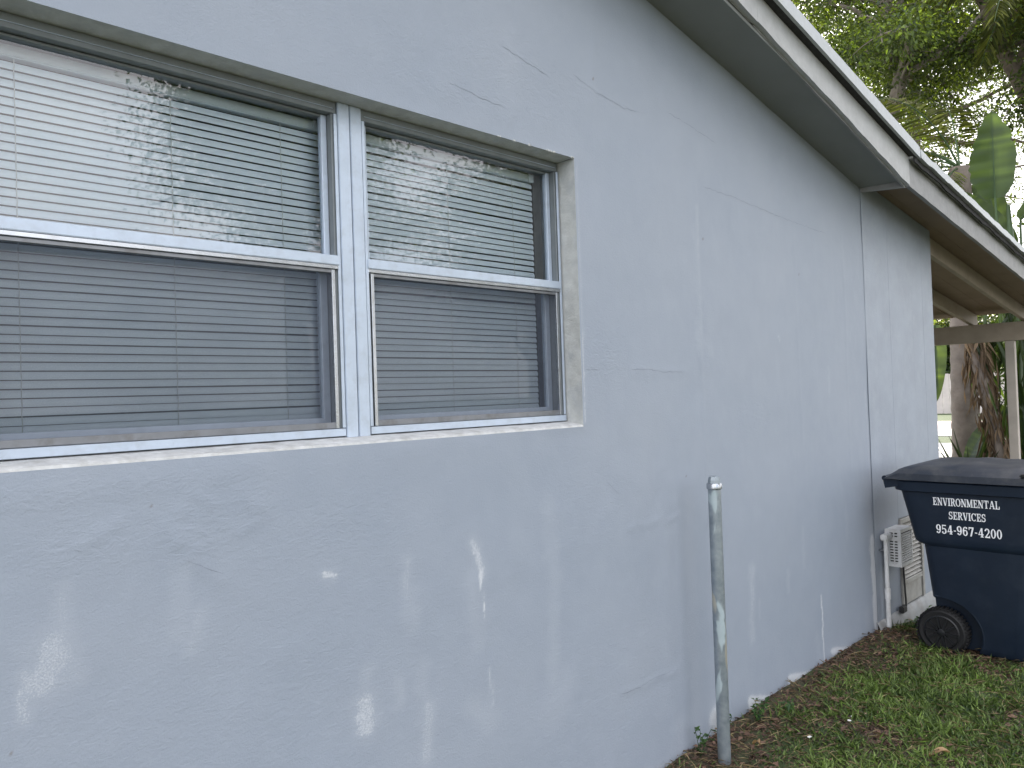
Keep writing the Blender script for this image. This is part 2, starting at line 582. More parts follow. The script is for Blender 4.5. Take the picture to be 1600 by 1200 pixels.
WX0, WX1 = -2.2, 4.8475           # stucco wall run
OPX0, OPX1, OPZ0, OPZ1 = 0.255, 2.170, 1.378, 2.380


def rake(x):                      # underside of the soffit at the wall
    return 3.144 - 0.2026 * (x - 2.671)


strokes = [  # x0,z0,x1,z1,halfwidth,strength  (scuffed paint)
    (1.614, 1.035, 1.64, 0.93, 0.020, 0.70), (1.628, 0.97, 1.655, 0.78, 0.004, 0.95), (1.60, 0.93, 1.62, 0.72, 0.022, 0.42),
    (1.349, 1.02, 1.352, 0.93, 0.016, 0.55), (1.352, 0.93, 1.36, 0.83, 0.022, 0.45),
    (1.973, 1.10, 1.975, 0.95, 0.028, 0.45), (1.985, 0.95, 1.965, 0.50, 0.024, 0.48),
    (1.205, 0.74, 1.20, 0.66, 0.016, 0.5), (1.19, 0.65, 1.20, 0.585, 0.03, 0.68),
    (1.40, 0.70, 1.395, 0.62, 0.02, 0.45), (1.415, 0.58, 1.40, 0.43, 0.022, 0.58), (1.31, 0.68, 1.31, 0.62, 0.014, 0.5),
    (0.45, 1.12, 0.45, 1.03, 0.014, 0.52), (0.43, 1.0, 0.41, 0.93, 0.035, 0.62), (0.37, 0.96, 0.37, 0.86, 0.012, 0.6), (0.46, 0.99, 0.46, 0.93, 0.02, 0.5),
    (1.075, 1.035, 1.105, 1.025, 0.010, 0.8), (0.70, 1.11, 0.68, 0.97, 0.02, 0.45), (0.73, 1.0, 0.72, 0.93, 0.02, 0.5),
    (1.60, 0.52, 1.66, 0.46, 0.03, 0.5), (1.66, 0.62, 1.67, 0.5, 0.006, 0.7), (2.02, 0.46, 1.96, 0.40, 0.05, 0.45),
    (4.088, 0.364, 4.095, -0.02, 0.008, 0.95), (4.02, 0.16, 4.03, 0.02, 0.02, 0.4),
    (3.358, 0.64, 3.335, 0.31, 0.022, 0.55), (3.42, 0.47, 3.42, 0.40, 0.01, 0.5), (3.72, 0.56, 3.72, 0.46, 0.012, 0.5),
    (2.993, 2.32, 2.993, 2.10, 0.010, 0.50), (2.985, 2.2, 2.985, 1.66, 0.016, 0.36), (2.98, 1.80, 2.98, 1.70, 0.02, 0.5), (3.03, 1.71, 3.07, 1.68, 0.02, 0.4),
    (4.80, 1.45, 4.83, 0.9, 0.010, 0.5), (4.81, 0.55, 4.83, 0.0, 0.035, 0.9), (4.70, 0.12, 4.72, 0.0, 0.04, 0.5),
    (2.185, 1.75, 2.185, 1.40, 0.006, 0.75), (2.185, 2.35, 2.185, 1.75, 0.004, 0.6),
    (3.00, 0.05, 3.02, -0.08, 0.05, 0.85), (3.30, 0.02, 3.55, -0.05, 0.03, 0.95), (3.70, 0.02, 3.95, -0.03, 0.025, 0.9), (4.20, 0.03, 4.5, -0.03, 0.02, 0.85),
    (2.72, 0.10, 2.70, -0.05, 0.04, 0.5), (2.45, -0.02, 2.75, -0.06, 0.03, 0.6), (0.95, 0.36, 0.97, 0.25, 0.02, 0.5), (0.7, 0.62, 0.72, 0.5, 0.02, 0.4),
    (4.45, 0.80, 4.45, 0.62, 0.012, 0.35), (4.30, 1.60, 4.30, 1.45, 0.008, 0.4), (3.72, 1.76, 3.73, 1.74, 0.006, 0.7), (3.9, 0.75, 3.9, 0.55, 0.01, 0.35),
]
ridges = [  # trowel ridges  x0,z0,x1,z1,height
    (2.99, 2.42, 2.985, 0.9, 0.0016), (2.32, 3.05, 2.30, 2.62, 0.0014), (1.47, 2.70, 1.46, 2.52, 0.0014), (1.90, 2.85, 1.88, 2.74, 0.0018),
    (1.86, 2.50, 1.82, 2.42, 0.0018), (3.93, 2.36, 3.94, 1.2, 0.001), (4.55, 2.4, 4.55, 1.0, 0.001),
    (0.66, 1.22, 0.73, 1.15, 0.002), (0.72, 1.28, 0.78, 1.27, 0.0022), (0.69, 1.18, 0.69, 1.25, 0.002), (0.72, 1.20, 0.68, 1.17, 0.002), (0.56, 1.24, 0.48, 1.20, 0.002),
    (0.70, 1.14, 0.80, 1.08, 0.002), (0.86, 1.28, 0.90, 1.23, 0.0022), (0.88, 1.20, 0.84, 1.19, 0.002), (2.41, 0.956, 2.62, 0.975, 0.0018), (2.68, 0.955, 2.763, 0.965, 0.0018),
    (2.334, 0.342, 2.72, 0.335, 0.002), (2.47, 1.589, 2.853, 1.578, 0.0022),
]
patches = [  # rough-trowelled patches x,z,rx,rz,strength
    (0.52, 1.21, 0.14, 0.06, 0.9), (0.74, 1.21, 0.14, 0.09, 0.8), (0.88, 1.25, 0.06, 0.07, 1.0), (0.5, 1.32, 0.5, 0.03, 0.8), (2.3, 1.66, 0.13, 0.12, 0.9),
    (3.45, 1.36, 0.2, 0.10, 0.8), (1.7, 2.48, 0.5, 0.07, 0.6), (1.9, 2.64, 0.4, 0.12, 0.5), (1.1, 1.15, 0.25, 0.10, 0.6), (2.99, 1.75, 0.08, 0.3, 0.6),
    (2.2, 1.1, 0.3, 0.15, 0.4), (0.9, 0.75, 0.6, 0.3, 0.35), (2.3, 0.4, 0.5, 0.3, 0.4), (1.2, 2.6, 0.5, 0.2, 0.35), (3.9, 0.2, 0.7, 0.2, 0.35)]


def seg_dist(X, Z, x0, z0, x1, z1):
    dx, dz = x1 - x0, z1 - z0
    L2 = dx * dx + dz * dz + 1e-9
    t_ = np.clip(((X - x0) * dx + (Z - z0) * dz) / L2, 0, 1)
    return np.hypot(X - (x0 + t_ * dx), Z - (z0 + t_ * dz)), t_


def wall_disp(X, Z):
    """towards the viewer is -y"""
    d = 0.0022 * fbm(X * 1.7, Z * 1.7, 1, 3) + 0.0007 * fbm(X * 14, Z * 9, 2, 3)
    wob = 0.012 * fbm(X * 16, Z * 16, 8, 2)
    for (x0, z0, x1, z1, h) in ridges:
        D, _ = seg_dist(X + wob * 0.6, Z + wob, x0, z0, x1, z1)
        d = d + h * np.exp(-(D / 0.011) ** 2)
    # seal to zero at the opening so the reveals meet the face
    ex = np.maximum(np.maximum(OPX0 - X, X - OPX1), 0)
    ez = np.maximum(np.maximum(OPZ0 - Z, Z - OPZ1), 0)
    k = np.clip(np.hypot(ex, ez) / 0.03, 0, 1)
    return -d * k


def make_wall():
    def span(a, b, step):
        n = max(1, int(round((b - a) / step)))
        return np.linspace(a, b, n + 1)
    xs = np.concatenate([span(WX0, 0.2, 0.08)[:-1], span(0.2, OPX0, 0.014)[:-1], span(OPX0, OPX1, 0.013)[:-1], span(OPX1, WX1, 0.013)])
    za = np.concatenate([span(-0.25, OPZ0, 0.013)[:-1], span(OPZ0, OPZ1, 0.02)[:-1]])
    zb = np.linspace(0, 1, 55)
    nz = len(za) + len(zb)
    X = np.repeat(xs[:, None], nz, 1)
    Z = np.empty_like(X)
    Z[:, :len(za)] = za[None]
    top = rake(xs) + 0.06
    Z[:, len(za):] = OPZ1 + (top - OPZ1)[:, None] * zb[None]
    # chipped lintel edge
    Yd = wall_disp(X, Z)
    ids = np.arange(X.size).reshape(X.shape)
    i0 = np.searchsorted(xs, OPX0 - 1e-6)
    i1 = np.searchsorted(xs, OPX1 - 1e-6)
    j0 = np.searchsorted(za, OPZ0 - 1e-6)
    j1 = len(za)
    a, b, c_, d_ = ids[:-1, :-1], ids[1:, :-1], ids[1:, 1:], ids[:-1, 1:]
    keep = np.ones(a.shape, bool)
    keep[i0:i1, j0:j1] = False
    F = np.stack([a[keep], b[keep], c_[keep], d_[keep]], 1)
    V = np.stack([X.ravel(), Yd.ravel(), Z.ravel()], 1)
    me = bpy.data.meshes.new("wall")
    me.from_pydata(V.tolist(), [], F.tolist())
    Xf, Zf = X.ravel(), Z.ravel()
    sc = np.zeros(Xf.size)
    wob = 0.012 * fbm(Xf * 30, Zf * 30, 4, 3)
    for (x0, z0, x1, z1, w, s_) in strokes:
        D, t_ = seg_dist(Xf + wob * min(1, w / 0.015), Zf, x0, z0, x1, z1)
        sc = np.maximum(sc, (0.85 * s_ if w < 0.01 else 0.90 * s_) * np.clip(1.5 - D / (1.25 * w), 0, 1) ** 0.8)
    sc = np.maximum(sc, 0.42 * np.clip(fbm(Xf * 2.2, Zf * 0.8, 11, 4) - 0.75, 0, 1))
    sc = np.clip(sc, 0, 1)
    dirt = np.clip(0.55 - (Zf + 0.03) * 4.5, 0, 0.62)
    holes = [(2.86, 2.27, .009), (3.04, 2.27, .008), (3.0, 2.33, .008), (3.04, 2.18, .010), (3.6, 1.63, .008), (3.95, 1.63, .008), (3.98, 2.1, .007), (2.62, 2.45, .006), (1.33, 2.60, .006), (2.30, 2.71, .008),
             (2.83, 1.13, .006), (3.1, 1.86, .006), (0.35, 0.8, .008), (2.15, 0.75, .006), (1.83, 0.46, .006), (0.63, 1.27, .006), (2.27, 1.1, .006)]
    for (hx, hz, hr) in holes:
        D = np.hypot(Xf - hx, Zf - hz)
        dirt = np.maximum(dirt, np.clip(1.6 - D / hr, 0, 1))
    rough = np.zeros(Xf.size)
    for (px, pz, rx, rz, s_) in patches:
        rough = np.maximum(rough, s_ * np.clip(1.4 - np.hypot((Xf - px) / rx, (Zf - pz) / rz), 0, 1))
    rough = np.maximum(rough, 0.35 * np.clip(fbm(Xf * 1.6, Zf * 1.6, 21, 3), 0, 1) * np.clip((2.4 - Xf) / 1.0, 0.25, 1))
    for nm, arr in (("scuff", sc), ("dirt", dirt), ("rough", rough)):
        at = me.attributes.new(nm, 'FLOAT', 'POINT')
        at.data.foreach_set("value", arr.astype(np.float32))
    o = link("wall", me, M['wall'], house, True)
    return o


wall = make_wall()

# reveals, with a chipped lintel edge
TH = 0.22


def make_reveals():
    mb = MB()
    n = 90
    xs = np.linspace(OPX0, OPX1, n)
    # lintel underside
    ys = [0.0, 0.012, 0.10, TH]
    vs_, fs_ = [], []
    for i, x in enumerate(xs):
        for j, y in enumerate(ys):
            z = OPZ1 + (0.0 if j != 1 else 0.003 * abs(float(vnoise(x * 60, 3.1))))
            vs_.append((x, y, z))
    m = len(ys)
    for i in range(n - 1):
        for j in range(m - 1):
            fs_.append((i * m + j, (i + 1) * m + j, (i + 1) * m + j + 1, i * m + j + 1))
    mb.add(vs_, fs_)
    o = mb.build("lintel_soffit", M['reveal'], house)
    for nm, x in (("jamb_right", OPX1), ("jamb_left", OPX0)):
        mb = MB()
        zs = np.linspace(OPZ0, OPZ1, 60)
        vs_, fs_ = [], []
        for i, z in enumerate(zs):
            for j, y in enumerate((0.0, 0.02, 0.10, TH)):
                dx = 0.0 if j in (0, 3) else 0.0015 * float(vnoise(z * 30, j * 5.3))
                vs_.append((x + dx, y, z))
        for i in range(59):
            for j in range(3):
                fs_.append((i * 4 + j, (i + 1) * 4 + j, (i + 1) * 4 + j + 1, i * 4 + j + 1))
        mb.add(vs_, fs_)
        mb.build("jamb", M['reveal'], house)
    # sill: sloping mortar with a rounded worn nose
    mb = MB()
    prof = [(0.0, 0.0), (0.004, 0.006), (0.012, 0.009), (0.05, 0.015), (0.09, 0.020), (TH, 0.022)]
    xs = np.linspace(OPX0, OPX1, 130)
    vs_, fs_ = [], []
    for x in xs:
        for k, (y, dz) in enumerate(prof):
            e = 0.0022 * float(vnoise(x * 22, k * 3.3)) if 0 < k < 4 else 0
            vs_.append((x, y + (-0.002 + e * 0.6 if k in (1, 2) else 0), OPZ0 + dz + e))
    m = len(prof)
    for i in range(len(xs) - 1):
        for j in range(m - 1):
            fs_.append((i * m + j, (i + 1) * m + j, (i + 1) * m + j + 1, i * m + j + 1))
    mb.add(vs_, fs_)
    mb.build("window_sill", M['sill'], house, smooth=True)
    # chips of render hanging on the lintel corner
    for k in range(14):
        x = random.choice([random.uniform(2.0, 2.17), random.uniform(1.75, 2.1)])
        s_ = random.uniform(0.003, 0.008)
        mb = MB()
        mb.box((x - s_, -0.002, OPZ1 - s_ * 0.5), (x + s_, 0.006, OPZ1 + s_ * 0.7), Matrix.Rotation(random.uniform(-0.5, 0.5), 3, 'Y'))
        mb.build("render_chip", M['reveal'], house, bevel=s_ * 0.3, seg=1)


make_reveals()


def crack(pts, w=0.0013):
    mb = MB()
    P = []
    for (x0, z0), (x1, z1) in zip(pts[:-1], pts[1:]):
        n = max(2, int(math.hypot(x1 - x0, z1 - z0) / 0.012))
        for i in range(n):
            t_ = i / n
            P.append((x0 + (x1 - x0) * t_, z0 + (z1 - z0) * t_))
    P.append(pts[-1])
    vs_, fs_ = [], []
    for i, (x, z) in enumerate(P):
        j = 0.004 * float(fbm(x * 45, z * 45, 3, 2))
        ww = w * (0.35 + 0.9 * abs(float(vnoise(x * 30, z * 30, 9)))) * min(1, i / 3 + 0.1, (len(P) - 1 - i) / 3 + 0.1)
        z2 = z + j
        y = float(wall_disp(np.array([x]), np.array([z2]))[0]) - 0.0007
        vs_ += [(x, y, z2 - ww), (x, y, z2 + ww)]
    for i in range(len(P) - 1):
        fs_.append((2 * i, 2 * i + 2, 2 * i + 3, 2 * i + 1))
    mb.add(vs_, fs_)
    mb.build("crack", M['crack'], house)


for c_ in [[(1.571, 2.51), (1.693, 2.495), (1.823, 2.483)],
           [(1.80, 2.70), (1.95, 2.67), (2.05, 2.655)],
           [(2.181, 2.701), (2.312, 2.665), (2.491, 2.645), (2.60, 2.65)], [(2.783, 2.70), (2.954, 2.68), (3.194, 2.64)],
           [(3.05, 2.42), (3.346, 2.412), (3.763, 2.385), (4.33, 2.364)],
           [(2.185, 1.589), (2.30, 1.588)], [(2.468, 1.589), (2.575, 1.591), (2.687, 1.581), (2.853, 1.578)],
           [(2.284, 1.169), (2.378, 1.098)], [(2.334, 0.342), (2.456, 0.337), (2.542, 0.346), (2.722, 0.335)],
           [(0.70, 1.14), (0.80, 1.085)], [(1.62, 0.72), (1.625, 0.62)]]:
    crack(c_, 0.0007)

# siding boards that close the wall beyond the seam
SX = [4.848, 5.02, 5.245, 5.66, 5.87, 6.085]
RZ = lambda x: 2.765 - 0.135 * (x - 4.85)      # underside of the carport roof deck
for k in range(len(SX) - 1):
    x0, x1 = SX[k] + 0.0004, SX[k + 1] - 0.0004
    dy = [-0.0030, -0.0022, -0.0027, -0.0021, -0.0026][k]
    zb = 0.045 if k != 2 else 0.62
    mb = MB()
    vs_ = [(x0, dy, zb), (x1, dy, zb), (x1, 0.04, zb), (x0, 0.04, zb), (x0, dy, RZ(x0) - .002), (x1, dy, RZ(x1) - .002), (x1, 0.04, RZ(x1) - .002), (x0, 0.04, RZ(x0) - .002)]
    mb.add(vs_, [(0, 3, 2, 1), (4, 5, 6, 7), (0, 1, 5, 4), (1, 2, 6, 5), (2, 3, 7, 6), (3, 0, 4, 7)])
    mb.build("siding_board", M['siding'], house, bevel=0.0008, seg=1)
mb = MB()
mb.box((4.835, 0.05, -0.2), (6.08, 0.2, 2.62))
mb.build("wall_core", M['dark_hole'], house)
# caulk seam between stucco and boards
mb = MB()
zs = np.linspace(0.02, 2.69, 120)
vs_, fs_ = [], []
for z in zs:
    w = 0.0045 + 0.001 * float(vnoise(z * 9, 1.5))
    vs_ += [(4.8455 - w, -0.0030, z), (4.8455, -0.0042, z), (4.8455 + w, -0.0030, z)]
for i in range(len(zs) - 1):
    for j in range(2):
        fs_.append((i * 3 + j, (i + 1) * 3 + j, (i + 1) * 3 + j + 1, i * 3 + j + 1))
mb.add(vs_, fs_)
mb.build("caulk_seam", M['siding'], house)
mb = MB()
n = 26
vs_, fs_ = [], []
for i in range(n):
    x = 4.83 + (6.085 - 4.83) * i / (n - 1)
    for j, (y, z) in enumerate([(-0.035, -0.25), (-0.03, -0.02), (-0.012, 0.035), (0.0, 0.044), (0.05, 0.044)]):
        vs_.append((x, y + 0.006 * float(vnoise(x * 12, j * 2.2)), z + 0.006 * float(vnoise(x * 12, j * 3.7 + 8))))
for i in range(n - 1):
    for j in range(4):
        fs_.append((i * 5 + j, (i + 1) * 5 + j, (i + 1) * 5 + j + 1, i * 5 + j + 1))
mb.add(vs_, fs_)
mb.build("stucco_footing", M['base'], house, smooth=True)

# rest of the body of the house: floor, front wall, back walls (dark room behind the blinds)
mb = MB()
mb.box((6.0, 0.205, -0.2), (6.08, 9.0, 2.55))
mb.build("front_wall", M['siding'], house)
mb = MB()
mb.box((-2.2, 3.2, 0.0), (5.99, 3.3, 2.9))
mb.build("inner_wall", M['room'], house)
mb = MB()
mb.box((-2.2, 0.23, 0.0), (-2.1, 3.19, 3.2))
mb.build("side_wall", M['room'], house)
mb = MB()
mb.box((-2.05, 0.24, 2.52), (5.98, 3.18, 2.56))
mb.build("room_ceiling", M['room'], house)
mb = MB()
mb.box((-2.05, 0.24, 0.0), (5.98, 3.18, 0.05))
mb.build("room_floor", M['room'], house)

# ---- roof: main slope (-0.2026) to x=4.85, lower pitched carport roof (-0.135) beyond
OV = -0.283                # outer face of the rake board
XE = 9.2


def slope_slab(name, x0, x1, zf, thick, y0, y1, mat, n=1):
    mb = MB()
    xs = np.linspace(x0, x1, n + 1)
    vs_, fs_ = [], []
    for x in xs:
        z = zf(x)
        vs_ += [(x, y0, z), (x, y1, z), (x, y1, z + thick), (x, y0, z + thick)]
    for i in range(n):
        a = i * 4
        b = a + 4
        for k in range(4):
            fs_.append((a + k, b + k, b + (k + 1) % 4, a + (k + 1) % 4))
    fs_ += [(0, 1, 2, 3), (n * 4 + 3, n * 4 + 2, n * 4 + 1, n * 4)]
    mb.add(vs_, fs_)
    return mb.build(name, mat, house)


main_b = lambda x: 3.113 - 0.232 * (x - 2.912)       # fascia bottom, main slope
main_d = lambda x: 3.186 - 0.205 * (x - 3.129)       # drip edge bottom
car_b = lambda x: 2.665 - 0.131 * (x - 4.843)
car_d = lambda x: 2.828 - 0.138 * (x - 4.85)
RX0 = -2.6
slope_slab("roof", RX0, 4.86, lambda x: main_d(x) + 0.012, 0.05, OV - 0.03, 9.0, M['roof'])
slope_slab("carport_roof", 4.862, XE + 0.1, lambda x: car_d(x) - 0.004, 0.05, OV - 0.02, 9.0, M['roof'])
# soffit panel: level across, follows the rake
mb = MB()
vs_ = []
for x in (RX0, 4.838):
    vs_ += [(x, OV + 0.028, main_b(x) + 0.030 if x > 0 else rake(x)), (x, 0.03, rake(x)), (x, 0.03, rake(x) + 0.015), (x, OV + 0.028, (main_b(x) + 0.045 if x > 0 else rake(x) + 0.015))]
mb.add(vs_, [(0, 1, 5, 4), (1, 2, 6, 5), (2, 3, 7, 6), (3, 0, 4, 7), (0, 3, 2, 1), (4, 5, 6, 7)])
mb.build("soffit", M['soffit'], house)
# small closing board at the end of the soffit
mb = MB()
zz = rake(4.843)
vs_ = [(4.840, OV + 0.026, 2.668), (4.862, OV + 0.026, 2.668), (4.862, -0.004, 2.680), (4.840, -0.004, 2.680), (4.840, OV + 0.026, 2.80), (4.862, OV + 0.026, 2.80), (4.862, -0.004, 2.80), (4.840, -0.004, 2.80)]
vs_[0] = (4.840, OV + 0.026, 2.655); vs_[1] = (4.862, OV + 0.026, 2.655)
mb.add(vs_, [(0, 3, 2, 1), (4, 5, 6, 7), (0, 1, 5, 4), (1, 2, 6, 5), (2, 3, 7, 6), (3, 0, 4, 7)])
mb.build("soffit_end_board", M['fascia2'], house)


def board(name, x0, x1, zb, zt, y0, y1, mat, n=1, rag=0.0, ragt=0.0, seed=0):
    """a board on edge following the rake; bottom edge may be ragged"""
    mb = MB()
    xs = np.linspace(x0, x1, n + 1)
    vs_, fs_ = [], []
    for x in xs:
        r1 = rag * float(fbm(x * 9, seed, seed, 3))
        r2 = ragt * float(fbm(x * 13, seed + 4, seed, 3))
        vs_ += [(x, y0, zb(x) + r1), (x, y1, zb(x) + r1), (x, y1, zt(x) + r2), (x, y0, zt(x) + r2)]
    for i in range(n):
        a = i * 4
        b = a + 4
        for k in range(4):
            fs_.append((a + k, a + (k + 1) % 4, b + (k + 1) % 4, b + k))
    fs_ += [(3, 2, 1, 0), (n * 4, n * 4 + 1, n * 4 + 2, n * 4 + 3)]
    mb.add(vs_, fs_)
    return mb.build(name, mat, house)


board("fascia", RX0, 3.08, main_b, lambda x: main_d(x) + 0.008, OV, OV + 0.024, M['fascia'], 60, 0.002, 0, 1)
board("fascia", 3.083, 4.862, lambda x: main_b(x) + 0.003, lambda x: main_d(x) + 0.008, OV + 0.001, OV + 0.025, M['fascia'], 60, 0.0045, 0, 2)
board("fascia", 4.866, XE, car_b, lambda x: car_d(x) - 0.006, OV + 0.004, OV + 0.028, M['fascia2'], 60, 0.002, 0, 3)
# thin strip behind the bottom of the fascia, loose at the joint
board("fascia_strip", RX0, 3.06, lambda x: main_b(x) - 0.004, lambda x: main_b(x) + 0.026, OV + 0.0245, OV + 0.034, M['fascia2'], 60, 0.003, 0, 5)
board("fascia_strip", 3.09, 4.838, lambda x: main_b(x) - 0.006, lambda x: main_b(x) + 0.026, OV + 0.0255, OV + 0.036, M['fascia2'], 60, 0.003, 0, 6)
# drip edge, set out from the fascia: black strips under it paint in the gap's shadow
board("drip_edge", RX0, 4.90, lambda x: main_d(x) + 0.002, lambda x: main_d(x) + 0.066, OV - 0.050, OV - 0.034, M['drip'], 90, 0.0012, 0.002, 7)
board("drip_shadow_strip", RX0, 4.90, lambda x: main_d(x) + 0.004, lambda x: main_d(x) + 0.014, OV - 0.033, OV + 0.05, M['drip_shade'], 60, 0.002, 0.0, 8)
board("drip_edge", 4.915, XE + 0.1, lambda x: car_d(x) + 0.008, lambda x: car_d(x) + 0.052, OV - 0.052, OV - 0.030, M['drip'], 140, 0.005, 0.006, 9)
board("drip_shadow_strip", 4.87, XE + 0.1, lambda x: car_d(x) - 0.022, lambda x: car_d(x) + 0.012, OV - 0.029, OV - 0.021, M['drip_shade'], 140, 0.007, 0.0, 10)

# carport: plank ceiling, rafters, beam, post
nP = 18
for k in range(nP):
    y0 = OV + 0.034 + k * 0.20
    y1 = y0 + 0.196
    x_s = 4.87
    mb = MB()
    vs_ = []
    dz = random.uniform(-0.002, 0.002)
    for x in (x_s, XE - 0.02):
        z = RZ(x) + dz
        vs_ += [(x, y0, z), (x, y1, z), (x, y1, z + 0.018), (x, y0, z + 0.018)]
    mb.add(vs_, [(0, 4, 5, 1), (1, 5, 6, 2), (2, 6, 7, 3), (3, 7, 4, 0), (0, 1, 2, 3), (7, 6, 5, 4)])
    mb.build("ceiling_plank", M['ceil'], house)
BX = 9.0
for k, y in enumerate((0.06, 0.53, 1.0, 1.5, 2.0, 2.6)):
    mb = MB()
    vs_ = []
    for x in (4.88 if y < 0 else 6.09, BX + 0.14):
        z = RZ(x) - 0.0045
        vs_ += [(x, y - 0.02, z - 0.125), (x, y + 0.02, z - 0.125), (x, y + 0.02, z), (x, y - 0.02, z)]
    mb.add(vs_, [(0, 4, 5, 1), (1, 5, 6, 2), (2, 6, 7, 3), (3, 7, 4, 0), (0, 1, 2, 3), (7, 6, 5, 4)])
    mb.build("rafter", M['beam'], house, bevel=0.002, seg=1)
bt = RZ(BX) - 0.132
mb = MB()
mb.box((BX - 0.045, -0.22, bt - 0.185), (BX + 0.045, 5.0, bt))
mb.build("beam", M['beam'], house, bevel=0.004)
mb = MB()
mb.box((BX - 0.0485, 0.135, bt - 0.13), (BX - 0.0455, 0.245, bt - 0.03))
mb.build("post_strap", M['beam'], house, bevel=0.001, seg=1)
mb = MB()
mb.box((BX - 0.038, 0.150, -0.05), (BX + 0.038, 0.230, bt - 0.187))
mb.build("post", M['postp'], house, bevel=0.004)


# ------------------------------------------------------------------ windows (parts of the house)
def window(x0, x1, zb, zt):
    """one single-hung unit: outer frame, fixed pane above, screen and sash below"""
    fr = MB()
    y0, y1 = 0.082, 0.16
    wl = 0.016
    fr.box((x0, y0, zt - 0.034), (x1, y1, zt))                       # head
    fr.box((x0, y0, zb), (x1, y1, zb + 0.024))                       # sill member
    fr.box((x0, y0 + 0.002, zb + 0.0245), (x0 + wl, y1 - .001, zt - 0.0345))
    fr.box((x1 - wl, y0 + 0.002, zb + 0.0245), (x1, y1 - .001, zt - 0.0345))
    W = fr.build("window", M['alu_dark'], house, bevel=0.0012, seg=1)
    W["label"] = "aluminium single hung window unit with blinds behind"
    ix0, ix1 = x0 + wl + 0.001, x1 - wl - 0.001
    zm0, zm1 = 1.892, 1.926
    # face trim of the frame (bright edges)
    t = MB()
    t.box((x0, y0 - 0.005, zb + 0.026), (x0 + 0.010, y0 - 0.0005, zt - 0.036))
    t.box((x1 - 0.010, y0 - 0.005, zb + 0.026), (x1, y0 - 0.0005, zt - 0.036))
    t.box((x0 + .0105, y0 - 0.003, zt - 0.0215), (x1 - .0105, y0 - 0.0005, zt - 0.0195))
    t.box((x0 + .001, y0 - 0.007, zb + 0.002), (x1 - .001, y0 - 0.0005, zb + 0.0235))
    t.build("frame_trim", M['alu'], W, bevel=0.0008, seg=1)
    # upper fixed sash
    for (xa, xb) in ((ix0, ix0 + 0.018), (ix1 - 0.018, ix1)):
        s_ = MB()
        s_.box((xa, 0.108, zm1 + 0.001), (xb, 0.128, zt - 0.035))
        s_.build("upper_stile", M['alu'], W, bevel=0.001, seg=1)
    s_ = MB()
    s_.box((ix0 + 0.0185, 0.108, zt - 0.042), (ix1 - 0.0185, 0.128, zt - 0.0355))
    s_.build("upper_sash_head", M['alu_dark'], W, bevel=0.001, seg=1)
    g = MB()
    g.add([(ix0 + 0.012, 0.118, zm1 - 0.01), (ix1 - 0.012, 0.118, zm1 - 0.01), (ix1 - 0.012, 0.118, zt - 0.045), (ix0 + 0.012, 0.118, zt - 0.045)], [(0, 1, 2, 3)])
    g.build("pane", M['glass'], W)
    # meeting rail
    r_ = MB()
    r_.box((ix0 - 0.012, 0.074, zm0 + 0.006), (ix1 + 0.012, 0.135, zm1))
    r_.build("meeting_rail", M['alu'], W, bevel=0.002)
    r_ = MB()
    r_.box((ix0 - 0.008, 0.076, zm0 - 0.006), (ix1 + 0.008, 0.10, zm0 + 0.0055))
    r_.build("meeting_rail_lip", M['alu_bare'], W, bevel=0.0012, seg=1)
    # insect screen in its own frame
    sz0, sz1 = zb + 0.025, zm0 - 0.007
    for (xa, xb) in ((ix0 + 0.002, ix0 + 0.013), (ix1 - 0.013, ix1 - 0.002)):
        sf = MB()
        sf.box((xa, 0.080, sz0), (xb, 0.090, sz1))
        sf.build("screen_stile", M['alu_bare'], W, bevel=0.001, seg=1)
    for (za_, zb_) in ((sz0, sz0 + 0.018), (sz1 - 0.010, sz1)):
        sf = MB()
        sf.box((ix0 + 0.0135, 0.081, za_), (ix1 - 0.0135, 0.090, zb_))
        sf.build("screen_rail", M['screen_rail'], W, bevel=0.001, seg=1)
    sc = MB()
    sc.add([(ix0 + 0.012, 0.086, sz0 + 0.008), (ix1 - 0.012, 0.086, sz0 + 0.008), (ix1 - 0.012, 0.086, sz1 - 0.006), (ix0 + 0.012, 0.086, sz1 - 0.006)], [(0, 1, 2, 3)])
    sc.build("insect_screen", M['screen'], W)
    # lower sash behind
    ls = MB()
    ls.box((ix0 + .001, 0.128, zb + 0.026), (ix0 + 0.024, 0.150, zm0))
    ls.box((ix1 - 0.024, 0.128, zb + 0.026), (ix1 - .001, 0.150, zm0))
    ls.box((ix0 + 0.0245, 0.128, zb + 0.026), (ix1 - 0.0245, 0.150, zb + 0.056))
    ls.build("lower_sash", M['alu'], W, bevel=0.001, seg=1)
    g = MB()
    g.add([(ix0 + 0.014, 0.139, zb + 0.04), (ix1 - 0.014, 0.139, zb + 0.04), (ix1 - 0.014, 0.139, zm0 + 0.02), (ix0 + 0.014, 0.139, zm0 + 0.02)], [(0, 1, 2, 3)])
    g.build("pane", M['sash_glass'], W)
    return W


ZB, ZT = OPZ0 + 0.021, OPZ1 - 0.001
window(0.262, 1.206, ZB, ZT)
window(1.291, 2.163, ZB, ZT)
mb = MB()
mb.box((1.2075, 0.074, ZB - 0.004), (1.2465, 0.165, ZT))
mb.box((1.2505, 0.076, ZB - 0.004), (1.2895, 0.165, ZT))
mb.box((1.2466, 0.086, ZB), (1.2504, 0.16, ZT - 0.002))
mb.build("mullion", M['alu'], house, bevel=0.0018)


